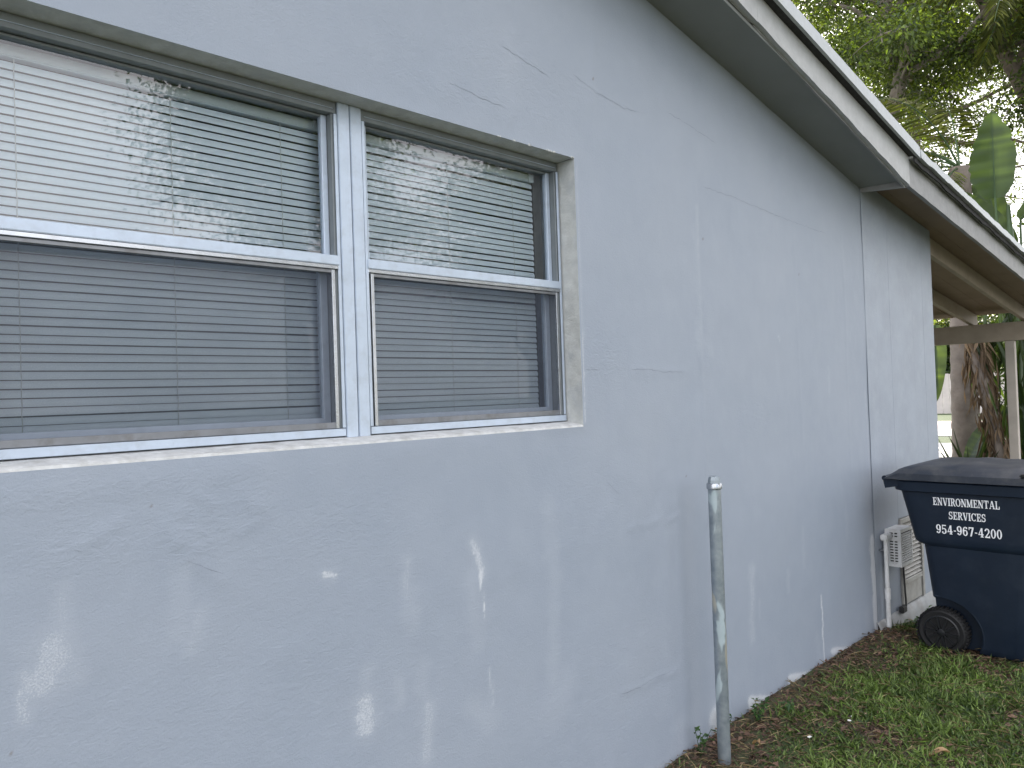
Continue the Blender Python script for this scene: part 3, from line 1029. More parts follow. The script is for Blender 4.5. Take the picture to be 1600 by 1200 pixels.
# ------------------------------------------------------------------ blinds (hang inside: things of their own)
def blind(x0, x1, cords, label):
    z_top = 2.343
    root = empty("venetian_blind", ((x0 + x1) / 2, 0.2, 1.40), label, "blind", "venetian blinds behind the window")
    hr = MB()
    hr.box((x0, 0.163, z_top - 0.028), (x1, 0.194, z_top))
    hr.build("headrail", M['rail'], root, bevel=0.003)
    for bx in (x0 + 0.004, x1 - 0.03):
        b = MB()
        b.box((bx, 0.158, z_top - 0.03), (bx + 0.026, 0.1625, z_top))
        b.build("bracket", M['rail'], root, bevel=0.001, seg=1)
    pitch = 0.0210
    # slat: curved strip, closed (lower edge outwards)
    wd, nseg = 0.0187, 5
    vs_, fs_ = [], []
    tilt = R(78)
    for s_ in range(nseg + 1):
        u = (s_ / nseg - 0.5) * wd
        bow = 0.0026 * (1 - (2 * s_ / nseg - 1) ** 2)
        # u runs from the upper inner edge to the lower outer edge
        yy = -u * math.cos(tilt) - bow * math.sin(tilt)
        zz_ = -u * math.sin(tilt) + bow * math.cos(tilt) * 0.3
        vs_ += [(x0, yy, zz_), (x1, yy, zz_)]
    for s_ in range(nseg):
        fs_.append((2 * s_, 2 * s_ + 1, 2 * s_ + 3, 2 * s_ + 2))
    mb = MB()
    mb.add(vs_, fs_)
    me = mb.mesh("slat")
    me.materials.append(M['slat'])
    me.polygons.foreach_set("use_smooth", np.ones(len(me.polygons), dtype=bool))
    z = z_top - 0.044
    n = 0
    while z > 1.385:
        o = bpy.data.objects.new("slat", me)
        COL.objects.link(o)
        o.parent = root
        o.location = Vector((0, 0.178 + random.uniform(-0.0008, 0.0008), z)) - Vector(root.location)
        o.location.x = -root.location.x
        o.rotation_euler = (random.gauss(0, 0.025), random.gauss(0, 0.0006), 0)
        z -= pitch
        n += 1
    br = MB()
    br.box((x0, 0.168, 1.360), (x1, 0.190, 1.372))
    br.build("bottom_rail", M['rail'], root, bevel=0.002)
    for cx_ in cords:
        c_ = MB()
        pts = [(cx_ + 0.0006 * math.sin(i * 1.9), 0.1735 - 0.0012 * (i % 2), z_top - 0.028 - i * (z_top - 0.028 - 1.372) / 60) for i in range(61)]
        c_.tube(pts, 0.0010, 4)
        c_.build("ladder_cord", M['cord'], root)


blind(0.29, 1.205, (0.415, 0.765, 1.075), "white venetian blind behind the window whose glass mirrors open sky")
blind(1.315, 2.118, (1.352, 1.697, 2.01), "white venetian blind behind the window unit beside the chipped jamb")


# ------------------------------------------------------------------ standing steel pipe
def make_pipe():
    x, y = 2.80, -0.155
    root = empty("steel_pipe", (x, y, -0.04), "galvanised steel pipe standing upright in the grass before the wall", "pipe")
    mb = MB()
    pr = []
    zs = np.linspace(-0.12, 1.088, 40)
    for z in zs:
        pr.append((0.0262 + 0.0002 * float(vnoise(z * 9, 2)), z))
    mb.lathe(pr, (x, y, 0), seg=28)
    mb.build("shaft", M['pipe'], root, smooth=True)
    mb = MB()
    mb.lathe([(0.0285, 1.0885), (0.0315, 1.092), (0.0315, 1.108), (0.029, 1.113), (0.0268, 1.1135)], (x, y, 0), seg=28)
    mb.build("collar", M['alu_bare'], root, smooth=True)
    mb = MB()
    mb.lathe([(0.0262, 1.1137), (0.0250, 1.126), (0.0212, 1.139), (0.019, 1.141)], (x, y, 0), seg=8)
    mb.build("cap", M['pipe'], root)


make_pipe()


# ------------------------------------------------------------------ PVC conduit, vented box, louvred hatch
def make_conduit():
    x, y = 4.925, -0.036
    root = empty("conduit", (x, y, -0.1), "thin white plastic conduit rising from soil to the vented box", "conduit")
    mb = MB()
    mb.lathe([(0.0135, -0.16), (0.0135, 0.20)], (x, y, 0), seg=16)
    mb.build("lower_tube", M['pvc'], root, smooth=True)
    mb = MB()
    mb.lathe([(0.0165, 0.175), (0.017, 0.18), (0.017, 0.235), (0.0165, 0.24)], (x, y, 0), seg=16)
    mb.build("coupling", M['pvc'], root, smooth=True)
    mb = MB()
    mb.lathe([(0.0125, 0.241), (0.0125, 0.54)], (x, y, 0), seg=16)
    mb.build("upper_tube", M['pvc'], root, smooth=True)
    mb = MB()
    mb.box((x - 0.026, -0.052, 0.535), (x + 0.075, -0.012, 0.572))
    mb.build("elbow_fitting", M['pvc'], root, bevel=0.006)
    for z in (0.47,):
        mb = MB()
        mb.box((x - 0.03, -0.02, z), (x + 0.03, -0.0035, z + 0.012))
        mb.build("clip", M['alu_bare'], root, bevel=0.001, seg=1)


make_conduit()


def make_box():
    x0, x1, y0, z0, z1 = 5.002, 5.20, -0.098, 0.362, 0.592
    root = empty("vented_box", ((x0 + x1) / 2, y0 / 2, z0), "small white vented plastic box fixed low on the wall", "utility box")
    mb = MB()
    mb.box((x0 + .012, y0 + .010, z0 + .008), (x1 - .006, -0.004, z1 - .008))
    mb.build("housing", M['dark_hole'], root)
    # left side: grille of two columns of slots
    ys = [-0.088, -0.062, -0.054, -0.046, -0.036, -0.008]
    t = 0.010
    g = MB()
    g.box((x0, y0, z0), (x0 + t, y0 + 0.020, z1))
    g.box((x0, -0.030, z0), (x0 + t, -0.004, z1))
    g.box((x0, -0.0585, z0), (x0 + t, -0.0525, z1))
    nrow = 11
    zs_ = np.linspace(z0 + 0.022, z1 - 0.02, nrow + 1)
    g.box((x0 + .0005, y0 + 0.0205, z0), (x0 + t, -0.0305, z0 + 0.020))
    for k in range(nrow):
        hgt = 0.0075
        if k == nrow - 3: hgt = 0.018
        g.box((x0 + .0005, y0 + 0.0205, zs_[k]), (x0 + t, -0.059, zs_[k] + hgt))
        g.box((x0 + .0005, -0.052, zs_[k]), (x0 + t, -0.0305, zs_[k] + hgt))
    g.box((x0 + .0005, y0 + 0.0205, z1 - 0.019), (x0 + t, -0.0305, z1))
    g.build("side_grille", M['pvc'], root)
    # front: horizontal fins
    f_ = MB()
    f_.box((x0 + t, y0, z0), (x1, y0 + 0.008, z0 + 0.02))
    f_.box((x0 + t, y0, z1 - 0.02), (x1, y0 + 0.008, z1))
    f_.box((x1 - 0.014, y0, z0 + 0.0205), (x1, -0.004, z1 - 0.0205))
    f_.build("front_frame", M['pvc'], root)
    for k in range(13):
        z = z0 + 0.026 + k * 0.0138
        q = MB()
        q.box((x0 + t + 0.0005, y0 + 0.001, z), (x1 - 0.0145, y0 + 0.009, z + 0.0078), Matrix.Rotation(R(20), 3, 'X'))
        q.build("fin", M['pvc'], root)
    c_ = MB()
    c_.box((x0 + t, y0 + 0.0085, z1 - 0.01), (x1, -0.004, z1 - 0.0005))
    c_.box((x0 + t, y0 + 0.0085, z0 + 0.0005), (x1, -0.004, z0 + 0.01))
    c_.build("end_cap", M['pvc'], root, bevel=0.002)


make_box()


def make_hatch():
    x0, x1, z0, z1 = 5.250, 5.655, 0.05, 0.615
    root = empty("louvred_hatch", ((x0 + x1) / 2, 0, z0), "dirty white louvred access hatch low in the wall behind the bin", "hatch")
    b = MB()
    b.box((x0, 0.022, z0), (x1, 0.045, z1))
    b.build("backing", M['dark_hole'], root)
    f_ = MB()
    f_.box((x0, -0.014, z0), (x0 + 0.035, 0.02, z1))
    f_.box((x1 - 0.035, -0.014, z0), (x1, 0.02, z1))
    f_.box((x0 + 0.0355, -0.014, z1 - 0.03), (x1 - 0.0355, 0.02, z1))
    f_.box((x0 + 0.0355, -0.012, 0.185), (x1 - 0.0355, 0.02, 0.215))
    f_.build("frame", M['dirty_white'], root, bevel=0.002, seg=1)
    p = MB()
    p.box((x0 + 0.036, -0.004, z0 + .004), (x1 - 0.036, 0.02, 0.181))
    p.build("lower_panel", M['dirty_white'], root, bevel=0.002, seg=1)
    for k in range(13):
        z = 0.226 + k * 0.0277
        q = MB()
        q.box((x0 + 0.0365, -0.010, z), (x1 - 0.0365, 0.016, z + 0.007), Matrix.Rotation(R(38), 3, 'X'))
        q.build("slat", M['dirty_white'], root)
    h = MB()
    h.tube([(5.245, -0.02, 0.36), (5.243, -0.025, 0.2), (5.24, -0.03, 0.09), (5.225, -0.035, 0.06), (5.19, -0.03, 0.05)], 0.006, 6)
    h.build("cable", M['cable'], root)
    k_ = MB()
    k_.box((5.165, -0.04, 0.03), (5.235, -0.012, 0.075))
    k_.build("cable_connector", M['cable'], root, bevel=0.006)


make_hatch()


# ------------------------------------------------------------------ wheeled bin
def rrect(x0, x1, y0, y1, r_, n=5):
    pts = []
    for (cx_, cy_, a0) in ((x1 - r_, y1 - r_, 0), (x0 + r_, y1 - r_, 90), (x0 + r_, y0 + r_, 180), (x1 - r_, y0 + r_, 270)):
        for k in range(n + 1):
            a = R(a0 + 90 * k / n)
            pts.append((cx_ + r_ * math.cos(a), cy_ + r_ * math.sin(a)))
    return pts


def loft(mb, secs, cap0=True, cap1=True):
    vs_, fs_ = [], []
    for (z, x0, x1, yb, yf, r_) in secs:
        for (x, y) in rrect(x0, x1, yf, yb, r_):
            vs_.append((x, y, z))
    m = len(vs_) // len(secs)
    for i in range(len(secs) - 1):
        for k in range(m):
            k2 = (k + 1) % m
            fs_.append((i * m + k, i * m + k2, (i + 1) * m + k2, (i + 1) * m + k))
    if cap0: fs_.append(tuple(range(m))[::-1])
    if cap1: fs_.append(tuple((len(secs) - 1) * m + k for k in range(m)))
    mb.add(vs_, fs_)
    return mb


GLYPH_T, GLYPH_N = 0.19, 0.095


def glyph(ch):
    """bold slab serif shapes: list of polygons in a unit-high box; returns (polys, width)"""
    T, N_ = GLYPH_T, GLYPH_N
    P = []

    def bar(x0, y0, x1, y1): P.append([(x0, y0), (x1, y0), (x1, y1), (x0, y1)])

    def sl(x0, y0, x1, y1, w): P.append([(x0 - w / 2, y0), (x0 + w / 2, y0), (x1 + w / 2, y1), (x1 - w / 2, y1)])

    def arc(cx_, cy_, rx, ry, a0, a1, wx, wy, n=12):
        for k in range(n):
            t0, t1 = R(a0 + (a1 - a0) * k / n), R(a0 + (a1 - a0) * (k + 1) / n)
            q = []
            for t_, s_ in ((t0, 0), (t1, 0), (t1, 1), (t0, 1)):
                q.append((cx_ + (rx - s_ * wx) * math.cos(t_), cy_ + (ry - s_ * wy) * math.sin(t_)))
            P.append(q)

    def serif(xc, y, hw=0.17):
        bar(xc - hw, y, xc + hw, y + 0.09)

    w = 0.7
    if ch == 'E':
        bar(.1, 0, .1 + T, 1); bar(0, 0, .1, .09); bar(0, .91, .1, 1); bar(.1 + T, 0, .68, .1); bar(.1 + T, .9, .66, 1); bar(.1 + T, .46, .5, .55); bar(.58, .1, .68, .3); bar(.56, .7, .66, .9); bar(.44, .36, .52, .65); w = .72
    elif ch == 'N':
        bar(.1, .09, .2, .91); serif(.15, 0, .16); bar(.66, 0, .76, .91); serif(.72, .91, .15); sl(.15, 1, .70, 0, .24); bar(0, .91, .12, 1); w = .88
    elif ch == 'V':
        sl(.16, .91, .42, 0, .21); sl(.68, .91, .46, 0, .10); serif(.16, .91, .16); serif(.68, .91, .15); w = .84
    elif ch == 'I':
        bar(.09, .09, .09 + T + .02, .91); serif(.195, 0, .19); serif(.195, .91, .19); w = .4
    elif ch == 'R':
        bar(.1, .09, .1 + T, .91); serif(.18, 0, .18); bar(0, .91, .45, 1); bar(.29, .46, .45, .55); arc(.42, .73, .28, .27, -90, 90, T, .1); sl(.44, .48, .66, .06, .19); bar(.60, 0, .82, .09); w = .8
    elif ch == 'O':
        arc(.42, .5, .42, .51, 0, 360, T, .09, 24); w = .86
    elif ch == 'M':
        bar(.08, .09, .17, .91); serif(.13, 0, .14); sl(.16, 1, .46, .05, .2); sl(.78, 1, .48, .05, .11); bar(.74, .09, .74 + T, .95); serif(.83, 0, .18); bar(0, .91, .2, 1); bar(.74, .91, 1.02, 1); w = 1.04
    elif ch == 'T':
        bar(.31, .09, .31 + T, .9); serif(.4, 0, .19); bar(.02, .9, .79, 1); bar(.02, .68, .11, .9); bar(.70, .68, .79, .9); w = .82
    elif ch == 'A':
        sl(.14, .06, .42, 1, .10); sl(.72, .06, .46, 1, .21); bar(.24, .28, .62, .37); serif(.13, 0, .14); serif(.72, 0, .18); w = .9
    elif ch == 'L':
        bar(.1, .09, .1 + T, .91); serif(.18, .91, .18); bar(0, 0, .68, .1); bar(.58, .1, .68, .36); w = .72
    elif ch == 'S':
        arc(.34, .73, .30, .28, 30, 270, .17, .11); arc(.34, .27, .32, .28, -150, 90, .17, .11); bar(.54, .66, .62, 1); bar(.02, 0, .1, .34); w = .7
    elif ch == 'C':
        arc(.44, .5, .42, .51, 40, 320, T, .09, 20); bar(.70, .66, .79, 1); w = .84
    elif ch == '9':
        arc(.3, .68, .29, .33, 0, 360, .17, .1, 20); arc(.27, .5, .32, .5, -110, 30, .17, .1); arc(.15, .15, .1, .1, 0, 360, .099, .099, 10); w = .64
    elif ch == '6':
        arc(.3, .32, .29, .33, 0, 360, .17, .1, 20); arc(.33, .5, .32, .5, 70, 210, .17, .1); arc(.47, .86, .1, .1, 0, 360, .099, .099, 10); w = .64
    elif ch == '5':
        bar(.06, .46, .15, 1); bar(.15, .87, .54, 1); arc(.27, .32, .31, .33, -150, 140, .17, .1, 18); arc(.11, .2, .09, .09, 0, 360, .089, .089, 10); w = .62
    elif ch == '4':
        bar(.34, .09, .34 + .18, 1); sl(.08, .28, .40, 1, .10); bar(.02, .24, .64, .34); serif(.43, 0, .17); w = .68
    elif ch == '7':
        bar(.04, .86, .6, 1); bar(.04, .68, .13, .86); sl(.25, 0, .52, .88, .19); w = .64
    elif ch == '2':
        arc(.3, .70, .28, .31, -30, 175, .17, .1, 14); sl(.1, .06, .48, .58, .15); bar(.03, 0, .6, .14); bar(.52, .14, .6, .26); w = .64
    elif ch == '0':
        arc(.3, .5, .29, .51, 0, 360, .17, .09, 22); w = .62
    elif ch == '-':
        bar(.04, .36, .30, .47); w = .36
    return P, w


def lettering(text, yl, yr, z0, h, xface, parent):
    """printed on the bin side that faces -x; the text reads from +y to -y"""
    polys = []
    cur = 0.0
    for ch in text:
        p, w = glyph(ch)
        for q in p: polys.append([(u + cur, v) for (u, v) in q])
        cur += w + 0.045
    cur -= 0.045
    kx = (yl - yr) / cur
    mb = MB()
    for i, q in enumerate(polys):
        vs_ = []
        for (u, v) in q:
            z = z0 + v * h
            vs_.append((xface(z) - 0.0012 - 0.00002 * i, yl - u * kx, z))
        mb.add(vs_, [(0, 1, 2, 3)])
    mb.build("lettering", M['letter'], parent)


def make_bin():
    root = empty("wheeled_bin", (4.95, -0.55, 0), "dark navy wheeled rubbish bin with white lettering beside the wall", "bin")
    tub = MB()
    secs = [(0.012, 4.715, 5.22, -0.375, -0.80, .05), (0.04, 4.703, 5.23, -0.370, -0.81, .06), (0.25, 4.688, 5.245, -0.358, -0.83, .06),
            (0.45, 4.676, 5.256, -0.339, -0.85, .06), (0.582, 4.668, 5.264, -0.326, -0.862, .06), (0.594, 4.659, 5.273, -0.298, -0.867, .06), (0.608, 4.654, 5.278, -0.283, -0.871, .06),
            (0.64, 4.652, 5.280, -0.277, -0.875, .06), (0.77, 4.643, 5.290, -0.250, -0.893, .06), (0.888, 4.635, 5.298, -0.224, -0.91, .06)]
    loft(tub, secs)
    me = tub.mesh("tub_src")
    bm = bmesh.new(); bm.from_mesh(me); bmesh.ops.recalc_face_normals(bm, faces=bm.faces); bm.to_mesh(me); bm.free()
    o1 = bpy.data.objects.new("tub_src", me)
    COL.objects.link(o1)
    cutters = []
    for (xa, xb) in ((4.55, 4.765), (5.165, 5.40)):
        cb = MB()
        cb.lathe([(0.190, xa), (0.190, xb)], (0, -0.415, 0.105), axis='x', seg=40)
        cm = cb.mesh("cut")
        bm = bmesh.new(); bm.from_mesh(cm); bmesh.ops.recalc_face_normals(bm, faces=bm.faces); bm.to_mesh(cm); bm.free()
        co = bpy.data.objects.new("cut", cm)
        COL.objects.link(co)
        md = o1.modifiers.new("b", 'BOOLEAN')
        md.operation = 'DIFFERENCE'
        md.object = co
        md.solver = 'EXACT'
        cutters.append(co)
    dg = bpy.context.evaluated_depsgraph_get()
    ev = o1.evaluated_get(dg)
    me2 = bpy.data.meshes.new_from_object(ev)
    me2.name = "tub"
    bpy.data.objects.remove(o1)
    for c_ in cutters: bpy.data.objects.remove(c_)
    me2.materials.clear()
    t = link("tub", me2, M['binp'], root, True)
    sharp_edges(me2, 32)
    # arch lip round the wheel
    for xs_ in (4.688,):
        a = MB()
        pts = []
        for k in range(17):
            th = R(-20 + 130 * k / 16)
            yy, zz_ = -0.415 - 0.196 * math.cos(th), 0.105 + 0.196 * math.sin(th)
            if yy < -0.36: pts.append((4.712 - 0.055 * (zz_ + 0.02), yy, max(zz_, 0.015)))
        a.tube(pts, 0.009, 6)
        a.build("arch_lip", M['binp'], root, smooth=True)
    # rim band
    rim = MB()
    loft(rim, [(0.884, 4.628, 5.305, -0.218, -0.917, .07), (0.890, 4.612, 5.320, -0.195, -0.933, .08), (0.940, 4.607, 5.325, -0.190, -0.938, .08), (0.946, 4.612, 5.320, -0.195, -0.933, .08)])
    rim.build("rim", M['binp'], root, smooth=True)
    # handle bar with the two arms that run back from the rim
    hb = MB()
    hb.tube([(4.64, -0.150, 0.952), (4.95, -0.150, 0.952), (5.29, -0.150, 0.952)], 0.0155, 12)
    for xx in (4.635, 5.297):
        hb.box((xx - 0.014, -0.235, 0.905), (xx + 0.014, -0.152, 0.958), Matrix.Rotation(R(-12), 3, 'X'))
    hb.build("handle", M['binp'], root, smooth=True)
    # lid: skirt, domed top with pressed ridges
    lid = MB()
    nx_, ny_ = 26, 40
    xa, xb, ya, yb = 4.592, 5.340, -0.168, -0.965
    vs_, fs_ = [], []
    for i in range(nx_ + 1):
        for j in range(ny_ + 1):
            u, v = i / nx_, j / ny_
            x, y = xa + (xb - xa) * u, ya + (yb - ya) * v
            eu = min(u, 1 - u) * (xb - xa)
            evv = min(v, 1 - v) * abs(yb - ya)
            e = min(eu, evv)
            z = 0.988
            z += 0.024 * min(1, e / 0.06) ** 0.8                       # shoulder
            crown = 0.026 * min(1, max(0, (v * abs(yb - ya) - 0.06)) / 0.12) * (1 - abs(2 * u - 1) ** 4.5)
            z += crown * min(1, max(0, 1 - v) / 0.15)
            # pressed ridges across
            z += 0.006 * max(0, math.cos((y + 0.55) * 2 * math.pi / 0.26)) * min(1, e / 0.12)
            if v < 0.09: z -= 0.028 * (1 - v / 0.09)
            vs_.append((x, y, z))
    m = ny_ + 1
    for i in range(nx_):
        for j in range(ny_):
            fs_.append((i * m + j, (i + 1) * m + j, (i + 1) * m + j + 1, i * m + j + 1))
    # skirt
    ring = [(i, 0) for i in range(nx_ + 1)] + [(nx_, j) for j in range(1, ny_ + 1)] + [(i, ny_) for i in range(nx_ - 1, -1, -1)] + [(0, j) for j in range(ny_ - 1, 0, -1)]
    base = len(vs_)
    for (i, j) in ring:
        x, y, z = vs_[i * m + j]
        cx_, cy_ = 4.966, -0.566
        vs_.append((x + (x - cx_) * 0.012, y + (y - cy_) * 0.008, 0.952 if j > 3 else 0.955))
    nr = len(ring)
    for k in range(nr):
        a0, a1 = ring[k], ring[(k + 1) % nr]
        fs_.append((a0[0] * m + a0[1], a1[0] * m + a1[1], base + (k + 1) % nr, base + k))
    fs_.append(tuple(base + k for k in range(nr)))
    lid.add(vs_, fs_)
    lo = lid.build("lid", M['lidp'], root, smooth=True)
    # grip notch on the lid edge
    g = MB()
    g.box((4.575, -0.90, 0.996), (4.64, -0.835, 1.012))
    g.build("lid_grip", M['black'], root, bevel=0.005)
    # leaf bits lying on the lid are skipped; wheels
    for (xa_, xb_, sgn) in ((4.668, 4.738, -1), (5.192, 5.262, 1)):
        cy_, cz_, r_ = -0.410, 0.105, 0.128
        w = MB()
        mid = (xa_ + xb_) / 2
        prof = [(0.092, xa_ + .004), (r_ - 0.016, xa_), (r_ - 0.004, xa_ + 0.008), (r_, xa_ + 0.02), (r_, xb_ - 0.02), (r_ - 0.004, xb_ - 0.008), (r_ - 0.016, xb_), (0.092, xb_ - .004)]
        w.lathe(prof, (0, cy_, cz_), axis='x', seg=40)
        for k in range(40):                                            # tread lugs
            th = 2 * math.pi * k / 40
            c_ = Vector((mid, cy_ + (r_ + .001) * math.cos(th), cz_ + (r_ + .001) * math.sin(th)))
            rot = Matrix.Rotation(th, 3, 'X')
            w.box((c_.x - 0.033, c_.y - 0.004, c_.z - 0.005), (c_.x + 0.033, c_.y + 0.004, c_.z + 0.005), rot)
        wo = w.build("wheel", M['black'], root, smooth=True)
        fx = xa_ if sgn < 0 else xb_
        rm = MB()
        rm.lathe([(0.090, fx - sgn * 0.02), (0.092, fx - sgn * 0.001), (0.086, fx + sgn * 0.002), (0.082, fx - sgn * 0.012), (0.02, fx - sgn * 0.013)], (0, cy_, cz_), axis='x', seg=32)
        rm.lathe([(0.022, fx - sgn * 0.012), (0.02, fx + sgn * 0.006), (0.012, fx + sgn * 0.008)], (0, cy_, cz_), axis='x', seg=16)
        rm.build("rim", M['rimp'], wo, smooth=True)
        for k in range(10):
            th = 2 * math.pi * (k + 0.15) / 10
            s_ = MB()
            rot = Matrix.Rotation(th, 3, 'X')
            p0 = Vector((fx, cy_, cz_))
            s_.box((fx - 0.008, cy_ + 0.02, cz_ - 0.0045), (fx + 0.001 if sgn > 0 else fx + 0.006, cy_ + 0.084, cz_ + 0.0045), rot, p0)
            s_.build("spoke", M['rimp'], wo)
    ax = MB()
    ax.tube([(4.74, -0.41, 0.105), (5.19, -0.41, 0.105)], 0.009, 10)
    ax.build("axle", M['alu_bare'], root)
    xf = lambda z: float(np.interp(z, [s_[0] for s_ in secs], [s_[1] for s_ in secs]))
    lettering("ENVIRONMENTAL", -0.405, -0.728, 0.817, 0.043, xf, root)
    lettering("SERVICES", -0.480, -0.660, 0.744, 0.042, xf, root)
    lettering("954-967-4200", -0.412, -0.732, 0.660, 0.050, xf, root)


make_bin()


# ------------------------------------------------------------------ foliage helpers
def leaf_mesh(name, pos, axis, normal, length, width, tint, fold=0.25):
    """arrays -> one mesh of folded leaf quads (base, right, tip, left)"""
    n = len(pos)
    axis = axis / (np.linalg.norm(axis, axis=1, keepdims=True) + 1e-9)
    normal = normal - axis * np.sum(axis * normal, 1, keepdims=True)
    normal = normal / (np.linalg.norm(normal, axis=1, keepdims=True) + 1e-9)
    side = np.cross(axis, normal)
    L = length[:, None]
    W = width[:, None]
    v0 = pos
    v2 = pos + axis * L - normal * (L * 0.12)
    mid = pos + axis * L * 0.45
    v1 = mid + side * W * 0.5 + normal * W * fold
    v3 = mid - side * W * 0.5 + normal * W * fold
    V = np.stack([v0, v1, v2, v3], 1).reshape(-1, 3)
    me = bpy.data.meshes.new(name)
    me.vertices.add(4 * n)
    me.vertices.foreach_set("co", V.astype(np.float32).ravel())
    tri = np.array([0, 1, 2, 0, 2, 3])
    idx = (np.arange(n)[:, None] * 4 + tri[None]).ravel()
    me.loops.add(6 * n)
    me.loops.foreach_set("vertex_index", idx.astype(np.int32))
    me.polygons.add(2 * n)
    me.polygons.foreach_set("loop_start", (np.arange(2 * n) * 3).astype(np.int32))
    me.update(calc_edges=True)
    at = me.attributes.new("tint", 'FLOAT', 'POINT')
    at.data.foreach_set("value", np.repeat(tint, 4).astype(np.float32))
    return me


def rand_unit(n):
    v = rng.normal(size=(n, 3))
    return v / np.linalg.norm(v, axis=1, keepdims=True)


def bez(p0, p1, p2, n):
    t_ = np.linspace(0, 1, n)[:, None]
    return (1 - t_) ** 2 * p0 + 2 * t_ * (1 - t_) * p1 + t_ ** 2 * p2


def tree(name, label, trunk, radii, cc, cr_, n_limb, n_sub, per, lsize, leafmat, barkmat, group=None, spread=0.33, start=0.45, min_r=0.006):
    trunk = [np.array(p, float) for p in trunk]
    root = empty(name, tuple(trunk[0]), label, "tree", group)
    mb = MB()
    # resample the trunk
    T = [trunk[0]]
    Rr = [radii[0]]
    for a, b, ra, rb in zip(trunk[:-1], trunk[1:], radii[:-1], radii[1:]):
        for k in range(1, 5):
            T.append(a + (b - a) * k / 4 + rng.normal(size=3) * 0.02)
            Rr.append(ra + (rb - ra) * k / 4)
    mb.tube(T, Rr, 12)
    mb.build("trunk", barkmat, root, smooth=True)
    T = np.array(T)
    cc = np.array(cc, float)
    cr_ = np.array(cr_, float)
    limbs = MB()
    clumps = []
    i_start = int(len(T) * start)
    for k in range(n_limb):
        d = rand_unit(1)[0]
        tgt = cc + d * cr_ * rng.uniform(0.45, 1.0)
        cand = T[i_start:]
        di = np.linalg.norm(cand - tgt, axis=1) + 0.9 * np.maximum(0, cand[:, 2] - tgt[2])
        s_i = i_start + int(np.argmin(di + rng.uniform(0, 1.5, len(di))))
        p0 = T[s_i]
        mid = (p0 + tgt) / 2 + np.array([0, 0, rng.uniform(0.1, 0.7)]) + rng.normal(size=3) * 0.3
        pts = bez(p0, mid, tgt, 8)
        pts[1:-1] += rng.normal(size=(6, 3)) * 0.05
        r0 = min(Rr[s_i] * 0.55, 0.09)
        limbs.tube(pts, np.linspace(r0, min_r * 1.6, 8), 6, cap=False)
        for j in range(n_sub):
            t_ = rng.uniform(0.3, 1.0)
            q = pts[min(7, int(t_ * 7))]
            e = q + rand_unit(1)[0] * np.array([1, 1, 0.6]) * rng.uniform(0.5, 1.2) * cr_.mean() * 0.32
            sp = bez(q, (q + e) / 2 + rng.normal(size=3) * 0.12, e, 5)
            limbs.tube(sp, np.linspace(min_r * 1.8, min_r * 0.5, 5), 4, cap=False)
            for w in (0.45, 0.75, 1.0):
                clumps.append(sp[int(w * 4)])
    limbs.build("limbs", barkmat, root, smooth=True)
    clumps = np.array(clumps)
    n = len(clumps) * per
    ci = np.repeat(np.arange(len(clumps)), per)
    off = rng.normal(size=(n, 3)) * np.array([1, 1, 0.55]) * spread
    pos = clumps[ci] + off
    ax = off / (np.linalg.norm(off, axis=1, keepdims=True) + 1e-6) + rand_unit(n) * 0.9 + np.array([0, 0, -0.35])
    nor = np.array([0, 0, 1.0]) + rand_unit(n) * 0.8
    ln = lsize * rng.uniform(0.65, 1.25, n)
    tint = np.clip(rng.normal(0.45, 0.22, n) + rng.normal(0, 0.15, len(clumps))[ci], 0, 1)
    me = leaf_mesh("crown", pos, ax, nor, ln, ln * rng.uniform(0.4, 0.6, n), tint)
    link("crown", me, leafmat, root)
    return root


# ------------------------------------------------------------------ trees behind the house
tree("shade_tree", "tall leafy tree with bent grey trunk rising behind the roof edge",
     [(14.2, 3.3, -0.1), (14.05, 3.15, 3.0), (14.0, 2.98, 5.9), (13.9, 2.74, 6.7), (13.95, 2.85, 7.4), (14.0, 3.1, 8.3), (14.0, 3.4, 10.2)],
     [0.24, 0.17, 0.115, 0.115, 0.10, 0.085, 0.03], (14.2, 2.6, 8.0), (3.4, 3.4, 3.0), 34, 5, 86, 0.082, M['leafA'], M['bark'], spread=0.23, start=0.5)
tree("backdrop_tree", "broad tree glowing with backlight beyond the shade tree",
     [(22, 5.5, -0.1), (22.1, 5.3, 4), (21.8, 5.2, 7), (22, 5.0, 11)], [0.32, 0.25, 0.2, 0.06], (22, 4.6, 9.0), (4.2, 5.2, 5.0), 34, 5, 56, 0.11, M['leafB'], M['bark2'], spread=0.33, start=0.35)
tree("street_tree", "dark branching tree beside the carport with leaning brown trunk",
     [(15.5, -0.6, -0.1), (15.2, 0.0, 3.0), (14.6, 0.9, 5.6), (14.2, 1.5, 7.2), (14.2, 1.9, 8.6)], [0.26, 0.2, 0.15, 0.09, 0.03], (14.8, 0.3, 7.0), (2.6, 2.6, 2.6), 24, 5, 92, 0.082, M['leafA'], M['bark2'], spread=0.23, start=0.45)
tree("screen_shrub", "dense dark shrub filling the view under the carport beam",
     [(15.6, 0.5, -0.05), (15.6, 0.6, 1.2), (15.5, 0.6, 2.6)], [0.12, 0.08, 0.03], (15.6, 0.45, 2.3), (1.0, 1.9, 2.3), 34, 6, 48, 0.12, M['leafC'], M['bark2'], spread=0.32, start=0.1)
